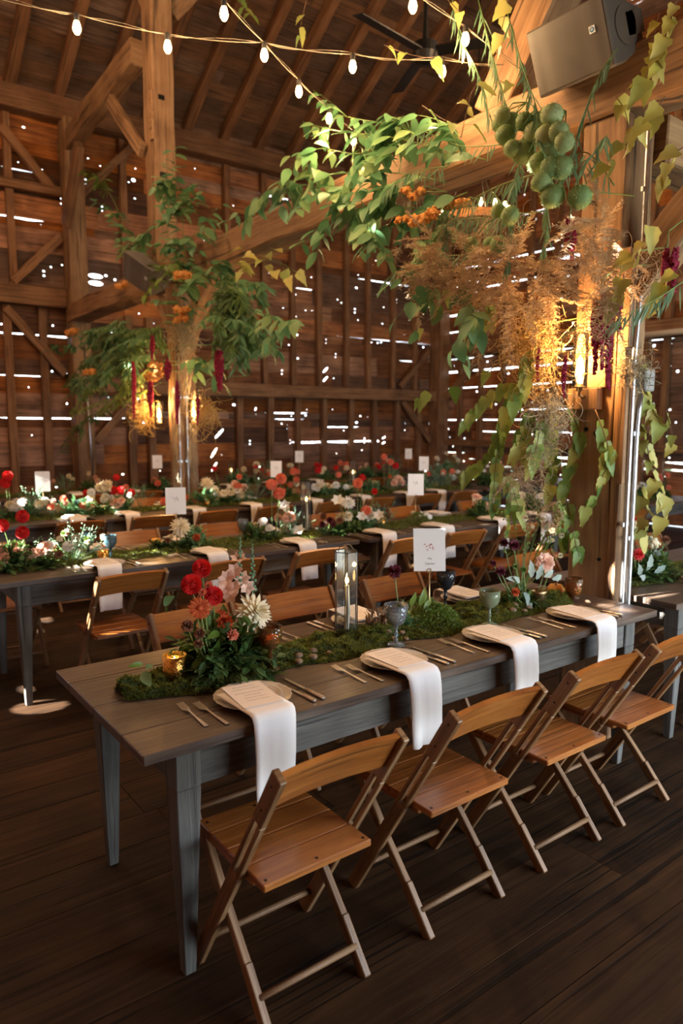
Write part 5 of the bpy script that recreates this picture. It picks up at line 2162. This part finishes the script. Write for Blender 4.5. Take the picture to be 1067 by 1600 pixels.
far(2, 172, .45, 'round bouquet of white, red and magenta blooms beside left post, third row', [WHT, CRM, ('rose', 'blush', .05), ('carn', 'white', .04), RED], .24, .30, 15, ('leafy', 'fern', 'leafy', 'airy'), .24,
    (('ball', 'red', 5, 766, .045), ('ball', 'red', 10, 746, .035), ('carn', 'cream', -5, 760, .08), ('rose', 'blush', 10, 785, .07), ('carn', 'coral', 25, 761, .035)))
far(2, 290, .5, 'coral dahlias half hidden by the second-row card, third row', [('ball', 'coral', .04)], .1, .1, 1, ('fern', 'fern'), .16, (('ball', 'coral', -33, 784, .05), ('ball', 'coral', 18, 787, .045)))
far(2, 362, .45, 'cream and white bouquet with two coral dahlias, third row', [WHT, CRM, ('rose', 'white', .04), BLS], .24, .26, 13, ('leafy', 'fern', 'leafy', 'airy'), .24,
    (('ball', 'coral', 12, 745, .035), ('ball', 'coral', 10, 760, .045), ('spider', 'cream', 13, 773, .07), ('spider', 'cream', -38, 755, .09), ('ball', 'red', -27, 732, .03)))
far(2, 455, .5, 'greenery and one coral bloom behind the lantern, third row', [COR, ('carn', 'cream', .04)], .15, .22, 4, ('leafy', 'fern'), .2, (('ball', 'coral', 3, 737, .045), ('ball', 'coral', 8, 749, .04)))
far(2, 515, .45, 'white roses and two red dahlias right of the lantern, third row', [WHT, CRM, ('rose', 'white', .04), ('carn', 'cream', .03)], .22, .2, 12, ('fern', 'leafy', 'leafy'), .22, (('ball', 'red', -18, 735, .04), ('ball', 'red', 10, 731, .035), ('ball', 'coral', 14, 742, .04)))
far(2, 600, .5, 'loose orange dahlias over yellow foliage, third row', [('carn', 'rust', .03), ('carn', 'blush', .05), CRM], .22, .24, 8, ('leafy', 'fern', 'airy'), .22, (('ball', 'coral', 0, 714, .045), ('ball', 'coral', 10, 722, .045), ('ball', 'red', 18, 728, .045), ('dinner', 'blush', 22, 750, .09)))
far(2, 690, .5, 'white sprays and a pink dahlia right of the corner card, third row', [('carn', 'white', .03), ('ball', 'coral', .045), WHT], .3, .3, 10, ('leafy', 'airy', 'airy', 'fern'), .26)
far(2, 775, .45, 'shadowed green bouquet with pale pink balls beyond the vine, third row', [('carn', 'blush', .04), ('carn', 'white', .03)], .25, .35, 7, ('leafy', 'fern', 'airy'), .25)
far(3, 120, .4, 'dim blossoms in front of the wall post, rear row', [('carn', 'cream', .04), ('carn', 'blush', .04)], .3, .3, 7, ('airy', 'leafy'), .2)
far(3, 245, .4, 'small posy with one coral bloom under the small card, rear row', [COR, ('carn', 'cream', .04)], .15, .15, 3, ('fern', 'leafy'), .2)
far(3, 392, .4, 'cream and coral bouquet in front of the studs, rear row', [('ball', 'coral', .045), ('carn', 'cream', .06), RED], .3, .3, 9, ('leafy', 'fern', 'airy'), .24)
far(3, 445, .4, 'dark red dahlias left of the tiny card, rear row', [RED, ('ball', 'coral', .045), CRM], .3, .3, 9, ('leafy', 'fern'), .24)
far(3, 520, .4, 'red and cream blooms right of the tiny card, rear row', [RED, CRM, ('ball', 'coral', .045)], .35, .32, 9, ('leafy', 'fern'), .24)
far(3, 590, .4, 'orange-red blooms at right end of the rear row', [('ball', 'coral', .045), RED, BLS], .35, .35, 9, ('leafy', 'fern', 'airy'), .24)
far(3, 700, .4, 'pale feathery blooms below the corner post, rear row', [('carn', 'white', .035), CRM], .4, .4, 9, ('leafy', 'airy'), .26)
# right of the post
A3 = V((3.12, .43, TH))
ar = arrangement(A3, 'bouquet with a scarlet dahlia and pale hydrangea on the table right of near post',
                 [('spider', 'red') + tuple(at(998, 866, 1, .36) - A3) + (.042, CF), ('ball', 'red') + tuple(at(985, 815, 1, .6) - A3) + (.04, CF), ('cluster', 'cream') + tuple(at(1020, 850, 1, .45) - A3) + (.055,), ('cluster', 'dusty') + tuple(at(1028, 868, 1, .45) - A3) + (.05,),
                  ('carn', 'cream') + tuple(at(988, 820, 1, .5) - A3) + (.035,), ('carn', 'brown') + tuple(at(1040, 845, 1, .5) - A3) + (.035,), ('ball', 'red') + tuple(at(986, 850, 1, .6) - A3) + (.03, CF)],
                 [('fern', 1, -.05, 0, .0, .24), ('leafy', 2, .12, 0, .0, .2), ('fern', 3, .22, 0, .0, .2), ('airy', 4, .1, .05, .1, .14)])
for (px, py, ang) in ((1010, 892, 1.2), (1000, 900, 2.2), (1022, 895, .4), (1008, 905, 2.8)):
    p = at(px, py, 1, .36) - A3
    put('leaf', R.choice(LEAF['dusty']), ar, M4=frame(p, V((math.cos(ang), -.3, math.sin(ang))), V((-.4, -.9, .2)), .10))
for i, (px, py, yo, c_) in enumerate(((1000, 840, 1, 'white'), (1030, 830, 1, 'coral'), (1020, 790, 2, 'blush'), (1035, 780, 2, 'coral'))):
    p = at(px, 800, 1, ROWY[yo] + .4)
    arrangement((p.x, ROWY[yo] + .4, TH), ('low bouquet behind yellow leaves, right edge, ' + ('second' if yo == 1 else 'third') + ' row, ' + ('nearer post' if i % 2 == 0 else 'at frame edge')),
                [('carn', c_, R.uniform(-.2, .2), R.uniform(-.1, .1), R.uniform(.1, .28), .045) for _ in range(6)], [('leafy', 2, -.1, 0, 0, .22), ('fern', 1, .12, 0, 0, .2)])

# ------------------------------------------------------------------ the garland on the near post
GX = 2.30


def gp(pts, x=GX, jx=.0):
    return [at(px, py, 0, x + (jx * i / max(1, len(pts) - 1))) for i, (px, py) in enumerate(pts)]


BR = [([(760, 250), (680, 230), (600, 212), (530, 205), (472, 190)], 26, -.1), ([(700, 285), (600, 268), (500, 275), (430, 292), (380, 328), (345, 352)], 30, .0),
      ([(690, 300), (580, 298), (480, 288), (415, 300)], 26, .05), ([(650, 325), (570, 325), (510, 345), (470, 385)], 24, -.05), ([(690, 240), (630, 200), (560, 186), (520, 178)], 22, .0),
      ([(730, 300), (660, 330), (600, 355), (560, 395)], 24, .1), ([(640, 215), (560, 240), (500, 232), (450, 245)], 22, -.15), ([(720, 215), (690, 190), (640, 180), (600, 200)], 20, .0),
      ([(660, 270), (610, 290), (550, 310), (520, 330)], 22, -.1), ([(700, 340), (670, 380), (640, 420)], 10, -.1), ([(640, 290), (600, 310), (575, 345), (585, 375)], 18, -.2),
      ([(680, 440), (665, 450), (650, 462), (640, 458)], 5, -.3), ([(720, 440), (718, 462), (735, 480), (740, 505)], 14, -.3)]
BRL = ['reaching up left below the lowest bulb', 'reaching farthest left, drooping over the beam', 'lying level along the middle of the beam', 'hanging below the beam edge at centre', 'rising highest towards the bulbs', 'drooping behind the orange clusters', 'crossing the beam top with upright leaves', 'starting by the pods and curling up', 'spreading over the beam face at centre', 'short one under the orange clusters', 'drooping at the lower centre fringe', 'small one with five leaves left of the plumes', 'tuft hanging below the plumes']
for i, (pts, n, jx) in enumerate(BR):
    branch('leafy_branch', 'leafy green branch, near garland, ' + BRL[i], gp(pts, GX, jx), 'broad', int(n * 2.0), .13, .5, group='broad-leaved branches of the near garland', side_twigs=5)
WS = [([(850, 330), (760, 340), (700, 348), (690, 395)], 60, .0), ([(790, 225), (720, 228), (660, 205), (640, 215)], 36, .0), ([(862, 240), (855, 330), (850, 400)], 60, -.1), ([(745, -10), (765, 70), (780, 130), (800, 190)], 50, -.15),
      ([(705, -10), (720, 60), (745, 110), (765, 180)], 40, -.1), ([(790, 10), (812, 90), (835, 160), (842, 220)], 60, -.25), ([(965, 75), (935, 120), (905, 200), (890, 260)], 40, -.15), ([(780, 392), (690, 402), (640, 412), (598, 440)], 60, -.1),
      ([(840, 270), (780, 290), (720, 320), (672, 340)], 50, .05), ([(960, 290), (920, 240), (890, 250), (875, 300)], 30, -.1), ([(770, 300), (800, 350), (790, 420)], 44, -.1), ([(905, 270), (935, 230), (948, 210)], 26, -.2),
      ([(700, 260), (640, 270), (600, 300)], 40, -.1), ([(820, 200), (810, 260), (800, 300)], 44, -.15), ([(1067, 440), (1020, 470), (960, 500)], 30, -.3)]
WSL = ['curving left over the chandelier', 'thin one hanging on the beam left of the pods', 'straight down through the lowest pods', 'long one dropping from the top edge, left', 'second one from the top edge, further left', 'falling across the speaker corner', 'arching over the post right of the speaker', 'level one fringing the garland underside', 'slanting left above the chandelier bulbs', 'arching over the post below the beam', 'short one beside the chandelier', 'small tip on the post right of the pods', 'on the beam face among broad leaves', 'between the upper pods', 'bright one at the right edge under the pipe']
for i, (pts, n, jx) in enumerate(WS):
    branch('willow_spray', 'narrow-leaved grey-green spray, ' + WSL[i], gp(pts, GX - .05, jx), 'willow', int(n * .95), .10, 1.0, group='narrow-leaved sprays of the near garland', wd=.085, spread=.3)
# balloon-plant pods
pm = []
for k in range(3):
    mb = MB()
    mb.ball((0, 0, 0), .97, 16, 1.04, .035)
    for _ in range(240):
        d = rv(1).normalized()
        mb.leaf2(d * .93, d + rv(.5), rv(1), .26, .05)
    pm.append(mesh_of(mb, 'pod', M['pod'], True))
PODS = [[(785, 180, .9), (800, 192, 1.1), (790, 211, 1.1), (820, 190, 1), (838, 190, 1), (779, 195, .8)], [(862, 180, 1.15), (835, 206, 1.1), (852, 212, 1.1), (872, 208, 1.1), (864, 234, 1.3), (882, 222, 1)],
        [(818, 238, 1.25), (843, 255, 1.2), (878, 262, 1.2), (860, 262, 1.1), (800, 232, .9)], [(863, 307, 1.2), (906, 308, 1.2), (845, 285, 1)], [(778, 329, .8), (797, 337, 1.05), (765, 381, .8), (779, 382, 1.0), (735, 382, .9)]]
for gi_, g_ in enumerate(PODS):
    pts = [at(px, py, 0, GX - .22 + R.uniform(-.06, .06)) for (px, py, s_) in g_]
    top = sum(pts, V()) / len(pts) + V((.1, 0, .12))
    t_ = thing('balloon_plant', 'green balloon-plant stem with ' + ['six pods, at the upper left', 'six pods, at the upper right', 'five big pods, in the middle', 'three pods, lower right', 'five small pods, near the chandelier'][gi_], 'seed pods', top, 0, 'balloon-plant stems of the near garland')
    mb = MB()
    for p in pts:
        mb.tube([V((0, 0, 0)), (p - top) * .6 + V((0, 0, .03)), p - top], .003, 5)
    mb.build('stem', M['stem'], t_)
    for p, (_, _, s_) in zip(pts, g_):
        put('pod', R.choice(pm), t_, loc=p - top, rot=(R.uniform(0, 6), R.uniform(0, 6), 0), scale=.043 * s_)
# orange clusters
for i, (px, py, r, x, lab) in enumerate(((645, 303, .055, 2.2, 'orange yarrow-like cluster nearest the beam in the near garland'), (662, 343, .075, 2.2, 'large orange flower cluster under the near garland leaves'), (633, 348, .05, 2.2, 'orange flower cluster at the left tip, near garland'),
                                        (715, 320, .06, 2.35, 'orange bloom half hidden above the chandelier, near garland'),
                                        (285, 432, 0.081, 2.08, 'orange cluster highest in the middle post garland'), (284, 485, 0.074, 2.08, 'lower orange cluster on the middle post garland'), (283, 500, 0.068, 2.08, 'orange cluster just beside the curved brace, middle post'),
                                        (190, 447, 0.068, 2.08, 'small orange cluster left of the middle post under the speaker'), (112, 522, 0.095, 2.08, 'orange cluster at the far left end of middle post garland'), (140, 581, 0.081, 2.08, 'orange cluster low on the left of middle post garland'),
                                        (242, 588, 0.095, 2.08, 'orange cluster above the glowing left lamp, middle post'), (243, 572, 0.068, 2.08, 'dull orange cluster near the centre of middle post garland'))):
    p = at(px, py, 0, x)
    t_ = thing('flower_cluster', lab, 'flowers', p)
    for k in range(3):
        put_bloom(t_, 'cluster', 'orange', V(((k - 1) * .02, (1 - k) * r * .7, R.uniform(-.02, .02))), r * .72, (-.5, -.5, .5))
    mb = MB()
    mb.tube([V((0, 0, 0)), V((.1, 0, .06)), V((.25, -.02, .05))], .003, 5)
    mb.build('stem', M['stem'], t_)
# dried plumes
for i in range(78):
    px, py = R.uniform(640, 960), R.uniform(390, 490)
    if px < 700:
        py = R.uniform(370, 440)
    if px > 880:
        py = R.uniform(330, 500)
    tx, ty = px + R.uniform(-60, 45), py + R.uniform(-40, 75)
    x = R.uniform(2.05, 2.45)
    a, b_ = at(px, py, 0, x), at(tx, ty, 0, x - R.uniform(0, .2))
    mb = MB()
    for q in range(2):
        plume(mb, (0, 0, 0), (b_ - a) + rv(.1), max(.22, (b_ - a).length * R.uniform(.9, 1.4)), 28, 11, .5, .0021)
    o = mb.build('dried_plume', M['dry'], loc=a)
    tag(o, 'dried tan feathery plume fanning out above the near lamp', 'dried plant', 'dried plumes of the near garland')
for (px0, py0, px1, py1) in ((700, 350, 655, 430), (620, 390, 600, 420), (660, 400, 640, 450), (730, 430, 700, 500), (760, 470, 735, 560), (790, 460, 780, 560), (830, 690, 845, 770), (800, 730, 860, 790), (870, 790, 850, 830), (820, 720, 800, 790)):
    a, b_ = at(px0, py0, 0, 2.25), at(px1, py1, 0, 2.2)
    mb = MB()
    for q in range(3):
        plume(mb, rv(.03), (b_ - a) + rv(.12), (b_ - a).length * R.uniform(1, 1.3), 30, 8, .8, .0014)
    tag(mb.build('dried_plume', M['dry'], loc=a), 'thin tan plume drooping at the edge of the near garland', 'dried plant', 'drooping plumes of the near garland')
# golden tangle by the lamp, hanging grey moss
for (px, py, rx, rz_, n, m_, lab) in ((845, 560, .16, .22, 420, 'straw', 'golden curly moss tangle left of the near lamp'), (815, 530, .16, .12, 220, 'straw', 'upper golden moss tangle above the near lamp'), (925, 530, .06, .10, 120, 'straw', 'golden moss wisps right of the near lamp'),
                                      (860, 640, .10, .10, 220, 'smoss', 'grey moss tuft hanging under the near lamp'), (845, 690, .08, .12, 200, 'smoss', 'grey moss tuft lower on the near post vine'), (735, 355, .22, .05, 260, 'smoss', 'grey moss draped before the chandelier'),
                                      (992, 575, .04, .06, 160, 'smoss', 'grey moss wisp around the grey electrical box'), (1000, 430, .1, .1, 160, 'dry', 'brown twiggy wisp right of the post')):
    c = at(px, py, 0, 2.36 if px < 950 else 2.6)
    mb = MB()
    tangle(mb, (0, 0, 0), .07, rx, rz_, n, .13, .0013)
    o = mb.build('moss_tangle', M[m_], loc=c)
    tag(o, lab, 'moss', kind='stuff')
for (px0, py0, px1, py1, x, n, lab) in ((272, 600, 276, 760, 2.50, 300, 'pale hanging moss veil down the left of middle post'), (298, 610, 300, 740, 2.52, 260, 'brownish moss veil down the right of middle post'), (285, 455, 290, 600, 2.5, 260, 'grey moss wrapped around the top of middle post'), (620, 310, 735, 350, 2.5, 120, 'grey moss along the beam underside')):
    a, b_ = at(px0, py0, 0, x), at(px1, py1, 0, x)
    mb = MB()
    for k in range(n):
        q = (b_ - a) * R.random() + V((R.uniform(-.02, .02), R.gauss(0, .07), 0))
        mb.tube([q, q + V((R.uniform(-.01, .01), R.uniform(-.03, .03), -.05)), q + V((0, R.uniform(-.03, .03), -.11))], .0016, 3, cap=False)
    tag(mb.build('hanging_moss', M['smoss'], loc=a), lab, 'moss', kind='stuff')


def amaranth(px, py, L, x, label, n=2, r=.016):
    p0 = at(px, py, 0, x)
    t_ = thing('amaranth', label, 'flowers', p0)
    for k in range(n):
        mb = MB()
        a = V((R.uniform(-.02, .02), (k - n / 2) * .035, -R.uniform(0, .05)))
        ln = L * R.uniform(.7, 1)
        for j in range(int(ln / .008)):
            t = j * .008 / ln
            c = a + V((.01 * math.sin(t * 5 + k), .012 * math.sin(t * 4 + k), -ln * t))
            rr = r * (.6 + .6 * math.sin(min(1, t * 1.4) * PI * .8)) * (1 - t * .45)
            for q in range(4):
                an = R.uniform(0, 6.28)
                d = V((math.cos(an), math.sin(an), R.uniform(-.9, .2)))
                mb.ball(c + V((d.x, d.y, 0)) * rr * .6, rr * .55, 4, 1, .3)
        mb.build('tassel', M['amar'], t_)
    mb = MB()
    mb.tube([V((2.62 - x, -.02, .16)), V((.12, -.01, .12)), V((.01, 0, .05)), V((0, 0, -.02))], .003, 5)
    mb.build('stem', M['stem'], t_)
    return t_


amaranth(890, 335, .22, 2.15, 'magenta amaranth tassels high beside the green pods, near garland')
amaranth(938, 455, .42, 2.25, 'long crimson amaranth tassels right above the near lamp', 3, .020)
amaranth(968, 430, .24, 2.3, 'short dark amaranth tassel against the near post edge', 1)
amaranth(876, 545, .26, 2.25, 'scarlet amaranth strand glowing beside the near lamp', 1, .014)
amaranth(836, 540, .22, 2.3, 'thin red amaranth strand within the golden moss', 1, .011)
amaranth(1042, 380, .26, 2.25, 'dark purple amaranth tassels at right edge above the white pipe', 2, .020)
amaranth(238, 522, .30, 2.12, 'upper burgundy amaranth on the left of middle post', 2, .022)
amaranth(209, 565, .75, 2.12, 'longest burgundy amaranth tassel, far left of the middle post', 1, .024)
amaranth(232, 590, .50, 2.12, 'burgundy amaranth pair beside the left glowing lamp', 3, .020)
amaranth(278, 596, .45, 2.12, 'burgundy amaranth tassel in front of the middle post', 1, .022)
amaranth(310, 612, .30, 2.12, 'red amaranth strand before the right glowing lamp', 1, .016)
amaranth(262, 560, .2, 2.12, 'dull violet amaranth tuft on the middle post', 3, .018)
amaranth(338, 545, .45, 2.12, 'burgundy amaranth with drooping tip right of middle post', 3, .020)

# yellow and green vine leaves
YV = [([(1060, -10), (1045, 40), (1030, 80), (1020, 110)], 10), ([(1030, 20), (1020, 70), (1010, 120), (1000, 130)], 7), ([(1000, 190), (985, 210), (960, 240), (945, 262)], 5), ([(1040, 150), (1010, 190), (990, 200)], 6), ([(1067, 230), (1045, 250), (1040, 290)], 5),
      ([(960, 150), (975, 170), (985, 210)], 3), ([(1020, 330), (1010, 370), (990, 395), (980, 400)], 6), ([(975, 430), (968, 455), (958, 480)], 7), ([(1060, 420), (1030, 450), (1020, 480)], 6), ([(995, 560), (1005, 600), (1020, 640), (1030, 660)], 14), ([(985, 620), (1000, 660), (1010, 700)], 9),
      ([(1010, 690), (1020, 740), (1040, 780), (1030, 820)], 10), ([(1000, 760), (1010, 800), (1000, 840)], 8), ([(1040, 640), (1050, 680), (1052, 700)], 3), ([(795, -5), (785, 40), (775, 70)], 4), ([(770, 120), (790, 130), (800, 128)], 2), ([(700, 0), (715, 15), (720, 20)], 2), ([(370, -5), (385, 15), (395, 25)], 5),
      ([(480, -5), (470, 40), (468, 70)], 3), ([(600, 70), (640, 85), (700, 95)], 3), ([(720, 215), (735, 150), (745, 130)], 3), ([(660, 165), (700, 190), (745, 195)], 3)]
YL = ['at the top right corner', 'second from the top right corner', 'crossing the conduit below the speaker', 'right of the post top', 'with one large leaf at the right edge', 'over the post top', 'pale tuft right of the plumes', 'large pale leaf on the conduit above the lamp', 'beside the dark amaranth at right', 'lit gold right of the grey box', 'below the grey box', 'hanging before the far tables, right', 'above the scarlet dahlia, right', 'thin one at the right edge, mid height', 'hanging from the top edge left of the speaker', 'one pair of leaves left of the speaker', 'tip at the top edge above the third bulb', 'sprig at the top edge, left of centre', 'dangling dry tip at the top edge, centre', 'thin runner with two leaves under the bulbs', 'leaf beside the string cable', 'thin runner over the broad leaves']
for i, (pts, n) in enumerate(YV):
    x = 2.2 if pts[0][0] > 760 else 2.05
    branch('yellow_vine', 'yellow-green vine, ' + YL[i], gp(pts, x if pts[0][1] < 550 else 2.75, .0), 'yellow' if (pts[0][0] > 690) else 'vine', n, .10, .7, group='yellowing vines of the near garland', stem=.0025, stemmat='twig')
VV = [([(830, 600), (790, 600), (755, 625), (725, 660)], 15), ([(810, 605), (790, 640), (770, 700), (745, 725), (725, 740)], 16), ([(800, 620), (785, 670), (775, 720), (770, 790)], 16), ([(830, 640), (815, 680), (810, 700)], 10), ([(845, 650), (840, 690), (832, 720)], 9),
      ([(790, 740), (800, 760), (812, 800)], 9), ([(870, 600), (900, 660), (905, 690), (885, 740), (875, 790), (880, 850)], 16), ([(930, 640), (948, 690), (950, 720), (930, 770), (910, 800)], 14), ([(780, 570), (720, 600), (665, 615), (650, 630)], 4), ([(885, 780), (895, 830), (905, 870)], 6),
      ([(870, 640), (862, 680), (866, 720), (860, 760)], 9), ([(700, 440), (690, 470), (645, 530)], 3), ([(760, 470), (765, 490), (758, 510)], 4), ([(830, 540), (820, 590), (800, 630)], 9)]
VL = ['spreading farthest left below the plumes', 'second, sweeping down left', 'longest, hanging straight down', 'short one beside the lamp', 'short one beside the grey moss', 'small tip near the rose posy', 'down the middle of the post face', 'down the right of the post face by the conduit', 'bare runner with few leaves far left', 'lowest one on the post', "on the post's left edge", 'small sprig left of the plumes', 'small yellow pair under the plumes', 'close under the golden moss']
for i, (pts, n) in enumerate(VV):
    on_post = pts[0][0] >= 865
    branch('climbing_vine', ('climbing' if on_post else 'hanging') + ' heart-leaved green vine, ' + VL[i], gp(pts, 2.54 if on_post else 2.33, .0 if on_post else -.12), 'vine', n, .115, 1.2,
           group='vines trailing down the near post' if on_post else 'vines hanging left of the near post', stem=.003, stemmat='twig', spread=.45)
for (pts, n) in (([(790, 790), (795, 815), (790, 840)], 30), ([(870, 780), (880, 800), (870, 830)], 24)):
    branch('seed_sprig', 'sprig of small pale seed heads hanging by the near post', gp(pts, 2.45), 'willow', n, .035, 1.2, group='seed sprigs near the post', wd=.5, mat='leaf_v')

# ------------------------------------------------------------------ the garland on the middle post
LX = 2.35
LB = [([(268, 420), (262, 360), (268, 290), (275, 228)], 34, 'broad'), ([(290, 420), (285, 350), (280, 300), (268, 260)], 30, 'broad'), ([(280, 380), (300, 370), (320, 345), (330, 340)], 12, 'broad'), ([(270, 450), (300, 440), (330, 420), (345, 405)], 24, 'broad'),
      ([(280, 520), (275, 480), (290, 440), (300, 410)], 26, 'broad'), ([(250, 350), (220, 370), (200, 385), (190, 400)], 14, 'broad'), ([(190, 340), (170, 300), (150, 275), (130, 265)], 12, 'fresh'), ([(220, 400), (190, 350), (160, 320)], 16, 'broad'), ([(235, 440), (260, 430), (280, 400)], 16, 'fresh'),
      ([(330, 420), (380, 410), (430, 408), (470, 430)], 5, 'yellow'), ([(390, 480), (410, 490), (440, 500), (430, 530)], 14, 'broad'), ([(130, 530), (100, 540), (70, 550)], 8, 'broad'), ([(300, 560), (330, 560), (360, 570)], 10, 'broad')]
LL = ['climbing the tall upper post, longest', 'climbing the upper post beside it', 'reaching right onto the beam', 'over the beam foot, right', 'wrapped around the post below the beam', 'left over the speaker', 'sunlit tip at the far left', 'rising left above the speaker', 'beside the orange cluster, below speaker', 'yellow one under the beam, right', 'small one farthest right', 'small one at the far left, low', 'low one right of the post']
for i, (pts, n, kd) in enumerate(LB):
    branch('leafy_branch', 'leafy branch on middle post, ' + LL[i], gp(pts, LX, R.uniform(-.15, .1)), kd, int(n * 2.4), .14, .35, group='leafy branches of the middle post garland', side_twigs=6)
for i in range(40):
    if i < 20:
        a, b_ = (R.uniform(330, 360), R.uniform(420, 520)), (R.uniform(360, 425), R.uniform(450, 570))
    else:
        a, b_ = (R.uniform(190, 262), R.uniform(490, 560)), (R.uniform(100, 200), R.uniform(520, 620))
    m = ((a[0] + b_[0]) / 2, (a[1] + b_[1]) / 2 - 12)
    branch('fern_branch', 'ferny green branch hanging ' + ('right' if i < 20 else 'left') + ' of the middle post', gp([a, m, b_], LX + R.uniform(-.2, .2)), 'willow', 130, .11, .7, group='ferny branches ' + ('right' if i < 20 else 'left') + ' of the middle post', wd=.25, mat='fern' if i % 3 == 0 else 'leaf_g', side_twigs=4)
for i in range(8):
    a, b_ = (R.uniform(150, 260), R.uniform(560, 600)), (R.uniform(110, 240), R.uniform(610, 650))
    branch('willow_spray', 'yellow-green narrow leaves drooping left of the middle post lamps', gp([a, b_], LX), 'willow', 46, .10, 1.0, group='yellow sprays of the middle post garland', wd=.22, mat='leaf_v')
branch('willow_spray', 'long willowy sprig reaching down left past the wall post', gp([(180, 640), (140, 650), (110, 680), (95, 705)], LX), 'willow', 80, .14, .8, wd=.16, mat='fern', side_twigs=4)
for (px, py, rx, rz_, n, m_, lab) in ((225, 645, .16, .14, 200, 'straw', 'golden moss tangle around the left glowing lamp'), (320, 645, .16, .14, 160, 'straw', 'golden twig tangle around the right glowing lamp'), (290, 520, .12, .2, 220, 'smoss', 'grey moss knot on the middle post')):
    mb = MB()
    tangle(mb, (0, 0, 0), .1, rx, rz_, n, .2, .0022)
    tag(mb.build('moss_tangle', M[m_], loc=at(px, py, 0, 2.42)), lab, 'moss', kind='stuff')
